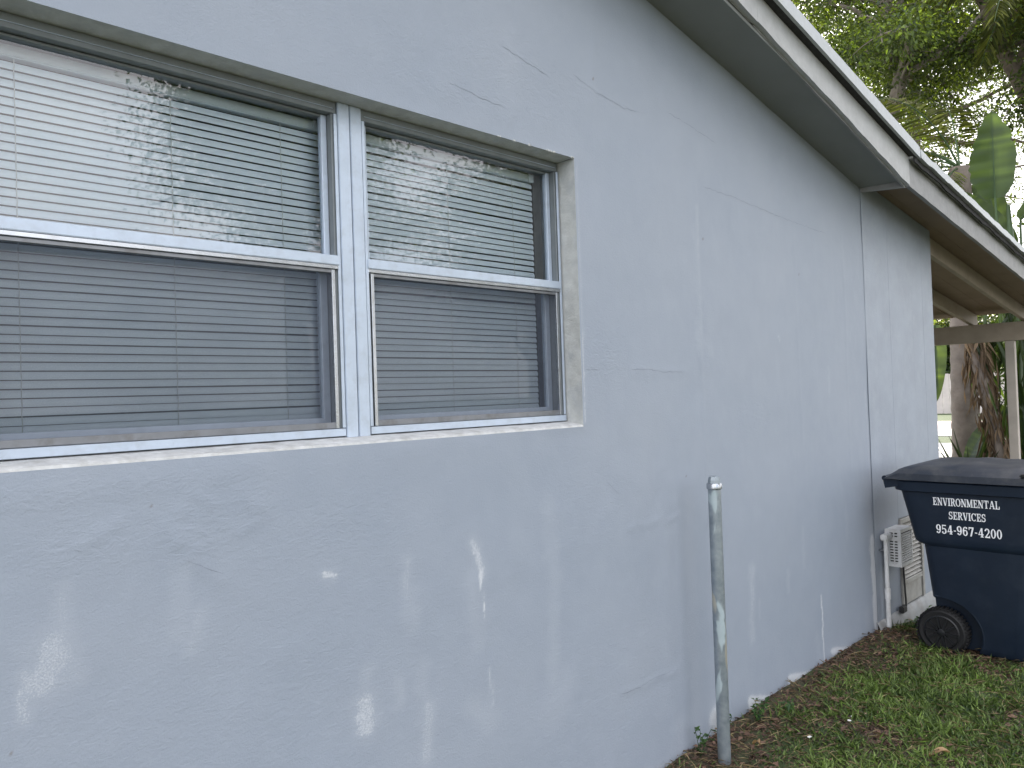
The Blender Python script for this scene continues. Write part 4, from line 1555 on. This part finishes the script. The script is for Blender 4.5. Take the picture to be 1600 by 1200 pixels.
# tree on the open side, seen mirrored in the upper panes
tree("lawn_tree", "leafy tree across the lawn mirrored in the window showing open sky",
     [(6.8, -10.4, -0.1), (6.8, -10.3, 2.0), (6.7, -10.2, 4.0), (6.6, -10.2, 8.0)], [0.28, 0.22, 0.16, 0.04], (6.7, -10.2, 6.2), (3.5, 2.4, 3.2), 46, 6, 78, 0.085, M['leafB'], M['bark2'], spread=0.34, start=0.3)
tree("lawn_tree", "dense tree across the lawn mirrored in the window beside the chipped jamb",
     [(12.2, -9.6, -0.1), (12.2, -9.5, 2.0), (12.1, -9.4, 4.0), (12.0, -9.4, 8.0)], [0.3, 0.24, 0.18, 0.04], (12.0, -9.4, 6.0), (3.8, 2.6, 4.2), 50, 6, 80, 0.09, M['leafB'], M['bark2'], spread=0.38, start=0.25)


# ------------------------------------------------------------------ palm
def frond(parent, base, az, el, length, droop, n=34, ll=0.42, mat=None):
    mb = MB()
    P = []
    d = np.array([math.cos(az) * math.cos(el), math.sin(az) * math.cos(el), math.sin(el)])
    p = np.array(base, float)
    for k in range(15):
        P.append(p.copy())
        d = d + np.array([0, 0, -droop / 14])
        d /= np.linalg.norm(d)
        p = p + d * length / 14
    P = np.array(P)
    mb.tube(P, np.linspace(0.016, 0.003, 15), 5)
    o = mb.build("frond", M['petiole'], parent)
    t_ = np.linspace(0.18, 1, n)
    pos, ax, nor = [], [], []
    for tt in t_:
        i = min(13, int(tt * 14))
        q = P[i] + (P[i + 1] - P[i]) * (tt * 14 - i if i < 13 else 1)
        tan = P[i + 1] - P[i]
        tan /= np.linalg.norm(tan)
        sd = np.cross(tan, [0, 0, 1.0])
        sd /= np.linalg.norm(sd) + 1e-6
        for sg in (-1, 1):
            a = sd * sg + tan * 0.75 + np.array([0, 0, -0.35]) + rng.normal(size=3) * 0.08
            pos.append(q); ax.append(a); nor.append(np.array([0, 0, 1.0]) + 0.3 * sd * sg)
    m = len(pos)
    ln = ll * np.repeat(np.sin(np.clip(t_, 0.12, 0.97) * math.pi) ** 0.5, 2) * rng.uniform(0.85, 1.1, m)
    me = leaf_mesh("leaflets", np.array(pos), np.array(ax), np.array(nor), ln, np.full(m, 0.035), np.clip(rng.normal(0.5, 0.25, m), 0, 1), 0.2)
    link("leaflets", me, mat or M['palm'], o)


def palm(base, height, r_, label, nf, lean=(0, 0), seedaz=0.0, length=1.9):
    root = empty("palm_tree", base, label, "tree")
    mb = MB()
    pr = []
    n = 60
    vs_ = []
    pts, rad = [], []
    for k in range(n):
        t_ = k / (n - 1)
        pts.append((base[0] + lean[0] * t_, base[1] + lean[1] * t_ ** 1.5, base[2] + height * t_))
        rad.append(r_ * (1.08 - 0.25 * t_) * (1 + (0.05 if k % 3 == 0 else 0) + rng.normal() * 0.012))
    mb.tube(pts, rad, 18)
    mb.build("trunk", M['palmbark'], root, smooth=True)
    top = pts[-1]
    for k in range(nf):
        az = seedaz + k * 2.39996
        if math.sin(az) < -0.15: az = -az
        el = R(70 - 95 * (k / nf) ** 0.9)
        frond(root, top, az, el, length * rng.uniform(0.85, 1.1), 1.1 + 0.5 * rng.random())
    return root


palm((12.0, 1.47, -0.05), 4.55, 0.165, "thick grey palm trunk standing past the carport beam", 11, (0.1, -0.05), 0.4)
palm((13.0, 0.72, -0.05), 7.4, 0.10, "slim reddish brown palm standing right behind the carport post", 8, (0.0, -0.1), 1.1, 1.6)


# ------------------------------------------------------------------ big paddle-leaved plants
def paddle(parent, base, tip, width, facing, droop=0.08, stalk_from=None, mat=None, torn=0.0, name="leaf"):
    base, tip = np.array(base, float), np.array(tip, float)
    ax = tip - base
    L = np.linalg.norm(ax)
    ax /= L
    f_ = np.array(facing, float)
    f_ -= ax * f_.dot(ax)
    f_ /= np.linalg.norm(f_)
    sd = np.cross(ax, f_)
    nu, nv = 22, 8
    vs_, fs_ = [], []
    for i in range(nu + 1):
        u = i / nu
        prof = (math.sin(math.pi * min(1, (u * 0.97 + 0.03)) ** 0.72)) ** 0.62
        if i == nu: prof = 0.03
        c_ = base + ax * (L * u) - f_ * (droop * L * (u ** 2)) + np.array([0, 0, -1]) * droop * L * 0.6 * u * u
        for j in range(nv + 1):
            s_ = j / nv * 2 - 1
            wv = 0.02 * math.sin(u * 40 + (3 if s_ > 0 else 0)) * abs(s_)
            jag = 1 - torn * (0.5 + 0.5 * float(vnoise(u * 18, s_ * 0.5 + 3, 5))) * abs(s_)
            p = c_ + sd * (width * 0.5 * s_ * prof * jag) + f_ * (abs(s_) * width * 0.16 * prof + wv * width)
            vs_.append(tuple(p))
    m = nv + 1
    for i in range(nu):
        for j in range(nv):
            fs_.append((i * m + j, (i + 1) * m + j, (i + 1) * m + j + 1, i * m + j + 1))
    me = bpy.data.meshes.new(name)
    me.from_pydata(vs_, [], fs_)
    at = me.attributes.new("tint", 'FLOAT', 'POINT')
    at.data.foreach_set("value", np.array([np.clip(0.45 + 0.3 * float(vnoise((k // m) * 1.9, 2.0)) + 0.3 * float(vnoise((k // m) * 0.35, (k % m) * 0.4, 7)), 0, 1) for k in range(len(vs_))], dtype=np.float32))
    o = link(name, me, mat or M['paddle'], parent, True)
    mb = MB()
    mb.tube([base + ax * (L * t_) - f_ * (droop * L * t_ * t_ + 0.004) + np.array([0, 0, -1]) * droop * L * 0.6 * t_ * t_ for t_ in np.linspace(0, 0.95, 10)], np.linspace(0.013, 0.003, 10), 6)
    mb.build("midrib", M['petiole'], o)
    if stalk_from is not None:
        s0 = np.array(stalk_from, float)
        md = (s0 + base) / 2 + np.array([rng.normal() * 0.05, rng.normal() * 0.05, 0.1])
        mb = MB()
        mb.tube(bez(s0, md, base + ax * 0.01, 12), np.linspace(0.035, 0.013, 12), 8)
        mb.build("stalk", M['petiole'], parent, smooth=True)
    return o


bp = empty("paddle_leaf_plant", (11.6, 0.75, -0.04), "tall plant with huge paddle leaves, the top one glowing over the roof", "plant")
to_cam = (-1, -0.25, -0.15)
G0 = (11.65, 0.78, -0.04)
paddle(bp, (11.2, 0.79, 3.80), (11.0, 0.74, 4.86), 0.56, (-1, -0.2, -0.15), 0.02, (11.62, 0.74, 0.0), None, 0.22)
paddle(bp, (11.75, 0.75, 3.2), (11.5, 1.50, 4.25), 0.42, (-0.8, 0.2, 0.5), 0.10, (11.66, 0.82, 0.0))
paddle(bp, (11.6, 0.62, 3.55), (11.4, -0.15, 4.3), 0.36, (-0.5, -0.3, 0.8), 0.22, (11.68, 0.72, 0.0))
paddle(bp, (11.8, 0.85, 3.3), (12.3, 1.3, 4.8), 0.40, (-1, 0.2, 0.1), 0.10, (11.72, 0.8, 0.0))
paddle(bp, (11.5, 0.56, 0.35), (11.3, 0.50, 1.52), 0.46, (-1, -0.4, 0.1), 0.03, (11.6, 0.66, 0.0))
paddle(bp, (11.55, 0.86, 1.15), (11.2, 1.05, 0.62), 0.26, (-0.8, -0.2, 0.5), 0.15, (11.6, 0.82, 0.0))
paddle(bp, (11.5, 1.05, 0.9), (11.1, 1.28, 0.45), 0.22, (-0.8, 0.2, 0.6), 0.15, (11.6, 0.85, 0.0))
# broad green stems seen over the roof edge
for (yy, zz_, rr) in ((0.70, 3.75, 0.065), (0.82, 3.2, 0.05)):
    mb = MB()
    mb.tube([(11.7, 0.78, 0.0), (11.66, 0.75, 1.4), (11.6, yy, 2.6), (11.5, yy + .02, zz_)], [0.09, 0.08, rr, 0.02], 10)
    mb.build("stem", M['petiole'], bp, smooth=True)
# hanging leaf beside the wall corner
bq = empty("banana_plant", (12.9, 2.35, -0.04), "leafy plant with a long hanging green blade next to the palm trunk", "plant")
paddle(bq, (12.6, 1.98, 2.35), (12.4, 1.94, 1.22), 0.30, (-1, -0.3, 0.1), 0.02, (12.9, 2.35, 0.0))
paddle(bq, (12.7, 2.15, 2.6), (12.4, 2.5, 1.7), 0.34, (-1, -0.3, 0.1), 0.04, (12.95, 2.4, 0.0))
paddle(bq, (12.8, 2.3, 2.7), (12.5, 1.6, 3.4), 0.34, (-1, 0.1, 0.3), 0.1, (12.95, 2.3, 0.0))

# dried fronds bundled on a leaning stump
db = empty("dried_frond_clump", (11.0, 0.80, -0.04), "leaning brown stump hung with dried strips between palm and post", "plant")
mb = MB()
mb.tube([(11.0, 0.74, -0.06), (11.0, 0.80, 0.55), (11.0, 0.90, 1.15), (11.0, 1.02, 1.75), (11.05, 1.05, 2.1)], [0.09, 0.085, 0.08, 0.075, 0.05], 10)
mb.build("stump", M['palmbark'], db, smooth=True)
n = 420
tz = rng.uniform(0.35, 2.2, n)
sx = np.interp(tz, [0, 0.55, 1.15, 1.75, 2.3], [11.0, 11.0, 11.0, 11.0, 11.05])
sy = np.interp(tz, [0, 0.55, 1.15, 1.75, 2.3], [0.74, 0.80, 0.90, 1.0, 1.05])
dirs = np.stack([rng.normal(-0.05, 0.18, n), rng.normal(-0.10, 0.22, n), rng.uniform(-1.3, -0.7, n)], 1)
pos = np.stack([sx, sy, tz], 1) + rng.normal(size=(n, 3)) * np.array([0.06, 0.07, 0.05])
me = leaf_mesh("dried_strips", pos, dirs, np.array([-1, 0, 0.3]) + rand_unit(n) * 0.6, rng.uniform(0.15, 0.5, n), rng.uniform(0.012, 0.045, n), rng.random(n), 0.3)
link("dried_strips", me, M['dry'], db)
n = 260
pos = np.stack([rng.normal(11.25, 0.15, n), rng.normal(0.62, 0.2, n), rng.uniform(0.2, 2.3, n)], 1)
me = leaf_mesh("green_strips", pos, np.stack([rng.normal(0, .2, n), rng.normal(0, .25, n), rng.choice([-1, 1], n) * 1.0], 1), np.array([-1, 0, 0.3]) + rand_unit(n) * 0.6,
               rng.uniform(0.3, 0.75, n), rng.uniform(0.02, 0.06, n), rng.random(n), 0.25)
link("green_strips", me, M['leafC'], db)

# spiky grass clump by the sidewalk behind the bin
sg = empty("spiky_clump", (10.9, 1.15, -0.04), "spiky dark leaved clump just above the bin lid", "plant")
n = 46
a = rng.uniform(0, 2 * math.pi, n)
e = rng.uniform(0.5, 1.35, n)
pos = np.stack([10.9 + rng.normal(0, .05, n), 1.15 + rng.normal(0, .05, n), np.full(n, -0.04)], 1)
ax = np.stack([np.cos(a) * np.cos(e), np.sin(a) * np.cos(e), np.sin(e)], 1)
me = leaf_mesh("blades", pos, ax, np.array([0, 0, 1.0]) + rand_unit(n) * 0.4, rng.uniform(0.6, 1.15, n), rng.uniform(0.03, 0.045, n), rng.random(n) * 0.6, 0.3)
link("blades", me, M['leafC'], sg)

# ------------------------------------------------------------------ far fence and hedge across the street
fe = empty("board_fence", (40.5, 10, 0), "pale board fence across the street", "fence")
for k in range(60):
    y = 1.0 + k * 0.30
    mb = MB()
    h = 1.85 + random.uniform(-0.02, 0.02)
    mb.box((40.5, y, -0.05), (40.53, y + 0.285, h))
    mb.build("board", M['fence'], fe)
mb = MB()
mb.box((40.535, 1.0, 0.4), (40.58, 19.0, 0.5))
mb.box((40.535, 1.0, 1.4), (40.58, 19.0, 1.5))
mb.build("rail", M['fence'], fe)
tree("verge_hedge", "sunlit hedge bush behind the far fence", [(46, 11, -0.05), (46, 11, 1.5), (46, 11, 3)], [0.2, 0.15, 0.05], (46, 11, 3.2), (2.5, 7.0, 2.6), 40, 5, 40, 0.25, M['leafB'], M['bark2'], spread=0.6, start=0.1)

# ------------------------------------------------------------------ lawn: blades, litter, weeds
def scatter(n, x0, x1, y0, y1):
    return rng.uniform(x0, x1, n), rng.uniform(y0, y1, n)


def bare(x, y):
    """1 where soil shows: along the wall and in patches"""
    nz = fbm(x * 2.6, y * 2.6, 31, 3)
    edge = np.clip(1.15 - (-y) / (0.42 + 0.12 * nz), 0, 1) * np.clip((5.0 - x) / 0.3, 0, 1)
    return np.clip(edge * 1.0 + 1.25 * np.clip(nz + 0.02, 0, 1) * np.clip(1.0 + (y + 0.45) * 0.9, 0.25, 1), 0, 1)


def make_grass():
    P = []
    for (n, x0, x1, y0, y1) in ((95000, 2.2, 6.6, -1.75, -0.01), (26000, -1.5, 2.4, -2.2, -0.02), (26000, -2, 9, -5, -1.7), (6000, 6.1, 9.4, -1.6, 0.2)):
        x, y = scatter(n, x0, x1, y0, y1)
        k = rng.random(n) > bare(x, y) * 0.97
        k &= ~((x > 4.70) & (x < 5.23) & (y < -0.37) & (y > -0.80))
        k &= ~((x > 2.76) & (x < 2.84) & (y > -0.19) & (y < -0.12))
        k &= y < -0.035
        P.append(np.stack([x[k], y[k]], 1))
    P = np.concatenate(P)
    n = len(P)
    z = ground_h(P[:, 0], P[:, 1])
    a = rng.uniform(0, 2 * math.pi, n)
    # blades lean together in tufts
    la = 2 * math.pi * fbm(P[:, 0] * 7, P[:, 1] * 7, 41, 2)
    e = np.clip(rng.normal(0.6, 0.4, n), 0.05, 1.4)
    ax = np.stack([np.cos(a) * np.cos(e) + 0.4 * np.cos(la), np.sin(a) * np.cos(e) + 0.4 * np.sin(la), np.sin(e)], 1)
    hn = np.clip(1 + 0.5 * fbm(P[:, 0] * 5, P[:, 1] * 5, 51, 2), 0.4, 1.7)
    ln = rng.uniform(0.022, 0.06, n) * hn
    wd = rng.uniform(0.004, 0.0095, n)
    tint = np.clip(rng.normal(0.42, 0.25, n) + 0.25 * fbm(P[:, 0] * 3, P[:, 1] * 3, 61, 2), 0, 1)
    me = leaf_mesh("grass", np.concatenate([P, z[:, None] - 0.003], 1), ax, np.array([0, 0, 1.0]) + rand_unit(n) * 0.5, ln, wd, tint, 0.2)
    o = link("grass", me, M['grass'])
    tag(o, "short green lawn grass in front of the wall", "grass", kind="stuff")
    # dry blades and leaf litter
    x, y = scatter(38000, 2.2, 5.4, -1.7, -0.005)
    k = rng.random(len(x)) < 0.10 + bare(x, y)
    x, y = x[k], y[k]
    n = len(x)
    z = ground_h(x, y) + rng.uniform(0.001, 0.014, n)
    a = rng.uniform(0, 2 * math.pi, n)
    ax = np.stack([np.cos(a), np.sin(a), rng.normal(0, 0.25, n)], 1)
    big = rng.random(n) < 0.12
    ln = np.where(big, rng.uniform(0.025, 0.05, n), rng.uniform(0.008, 0.03, n))
    wd = np.where(big, ln * 0.45, rng.uniform(0.002, 0.007, n))
    me = leaf_mesh("leaf_litter", np.stack([x, y, z], 1), ax, np.array([0, 0, 1.0]) + rand_unit(n) * 0.5, ln, wd, rng.random(n), 0.2)
    o = link("leaf_litter", me, M['litter'])
    tag(o, "brown leaf litter and mulch along the foot of the wall", "leaf litter", kind="stuff")


make_grass()


def make_straw():
    x, y = scatter(3200, 2.3, 5.6, -1.7, -0.03)
    n = len(x)
    a = rng.uniform(0, 2 * math.pi, n)
    ax = np.stack([np.cos(a), np.sin(a), rng.uniform(-0.05, 0.5, n)], 1)
    z = ground_h(x, y) + rng.uniform(0.008, 0.03, n)
    me = leaf_mesh("dry_grass", np.stack([x, y, z], 1), ax, np.array([0, 0, 1.0]) + rand_unit(n) * 0.4, rng.uniform(0.03, 0.09, n), rng.uniform(0.002, 0.0045, n), rng.random(n), 0.2)
    o = link("dry_grass", me, M['straw'])
    tag(o, "scattered dry straw coloured blades among the green grass", "dry grass", kind="stuff")


make_straw()


def weed(x, y, h, nl, label):
    z = float(ground_h(np.array([x]), np.array([y]))[0])
    root = empty("weed", (x, y, z), label, "weed", "weeds along the foot of the wall")
    st = MB()
    pos, ax, nor = [], [], []
    for s_ in range(max(2, nl // 5)):
        a = random.uniform(0, 6.28)
        tip = np.array([x + math.cos(a) * h * 0.45, y + math.sin(a) * h * 0.3 - h * 0.12, z + h * random.uniform(0.6, 1)])
        b = np.array([x, y, z - 0.005])
        c_ = bez(b, (b + tip) / 2 + np.array([0, 0, h * 0.15]), tip, 6)
        st.tube(c_, np.linspace(0.0022, 0.001, 6), 4)
        for t_ in range(1, 6):
            for q in range(2):
                pos.append(c_[t_])
                ax.append(rand_unit(1)[0] * np.array([1, 1, 0.4]))
                nor.append(np.array([0, 0, 1.0]) + rand_unit(1)[0] * 0.5)
    st.build("stems", M['weed'], root)
    n = len(pos)
    me = leaf_mesh("leaves", np.array(pos), np.array(ax), np.array(nor), rng.uniform(0.018, 0.036, n), rng.uniform(0.011, 0.02, n), rng.random(n), 0.2)
    link("leaves", me, M['weed'], root)


weed(2.77, -0.06, 0.12, 16, "small leafy weed between the steel pipe and the wall")
weed(2.98, -0.05, 0.10, 16, "small leafy weed just past the steel pipe by the wall")
weed(3.20, -0.09, 0.11, 22, "low leafy weed clump by the flaking wall foot")
weed(3.34, -0.16, 0.09, 18, "low weed clump standing off the wall past the flaking foot")
weed(5.05, -0.13, 0.10, 22, "bushy weed between the conduit and the bin wheel")
weed(5.30, -0.12, 0.12, 22, "bushy weed below the louvred hatch")


def lying_leaf(x, y, L, w, az, mat, name, label, cat, group=None, thick=False):
    z = float(ground_h(np.array([x]), np.array([y]))[0]) + 0.020
    mb = MB()
    vs_, fs_ = [], []
    nu = 8
    for i in range(nu + 1):
        u = i / nu
        pw = w * 0.5 * max(0.04, math.sin(math.pi * u) ** 0.8)
        for s_ in (-1, 0, 1):
            lx, ly, lz = (u - 0.5) * L, s_ * pw, 0.010 * abs(s_) + 0.012 * math.sin(u * 5)
            vs_.append((x + lx * math.cos(az) - ly * math.sin(az), y + lx * math.sin(az) + ly * math.cos(az), z + lz))
    for i in range(nu):
        for j in range(2):
            fs_.append((i * 3 + j, (i + 1) * 3 + j, (i + 1) * 3 + j + 1, i * 3 + j + 1))
    mb.add(vs_, fs_)
    me = mb.mesh(name)
    at = me.attributes.new("tint", 'FLOAT', 'POINT')
    at.data.foreach_set("value", np.full(len(vs_), 0.95, dtype=np.float32))
    o = link(name, me, mat, None, True)
    tag(o, label, cat, group)


M['tanleaf'] = mat_leaf("tan_leaf", (0.25, 0.15, 0.08), (0.40, 0.26, 0.14), (0.3, 0.18, 0.06), 0.2, 0.6)
lying_leaf(3.33, -0.80, 0.085, 0.035, 2.2, M['tanleaf'], "fallen_leaf", "tan fallen leaf lying on the open grass", "leaf", "fallen leaves on the lawn")
lying_leaf(2.98, -0.20, 0.05, 0.025, 1.2, M['tanleaf'], "fallen_leaf", "small tan leaf lying beside the steel pipe", "leaf", "fallen leaves on the lawn")
lying_leaf(4.35, -0.98, 0.08, 0.04, 0.3, M['litter'], "fallen_leaf", "brown curled leaf lying in grass near the bin front", "leaf", "fallen leaves on the lawn")


def chip(x, y, s_, label):
    z = float(ground_h(np.array([x]), np.array([y]))[0]) + 0.016
    mb = MB()
    pts = [(math.cos(a) * s_ * random.uniform(0.6, 1.1), math.sin(a) * s_ * random.uniform(0.4, 0.8)) for a in np.linspace(0, 2 * math.pi, 8)[:-1]]
    m = len(pts)
    vs_ = [(x + p, y + q, z + random.uniform(0, 0.003)) for p, q in pts] + [(x + p, y + q, z + 0.004) for p, q in pts]
    mb.add(vs_, [tuple(range(m))[::-1], tuple(range(m, 2 * m))] + [(k, (k + 1) % m, m + (k + 1) % m, m + k) for k in range(m)])
    o = mb.build("paint_flake", M['chip'])
    tag(o, label, "paint flake", "paint flakes on the lawn")


chip(3.18, -0.34, 0.014, "white paint flake lying alone in the grass past the steel pipe")
chip(3.42, -0.41, 0.012, "larger of two white paint flakes lying together in the grass")
chip(3.47, -0.40, 0.007, "smaller of two white paint flakes lying together in the grass")

bpy.context.view_layer.update()
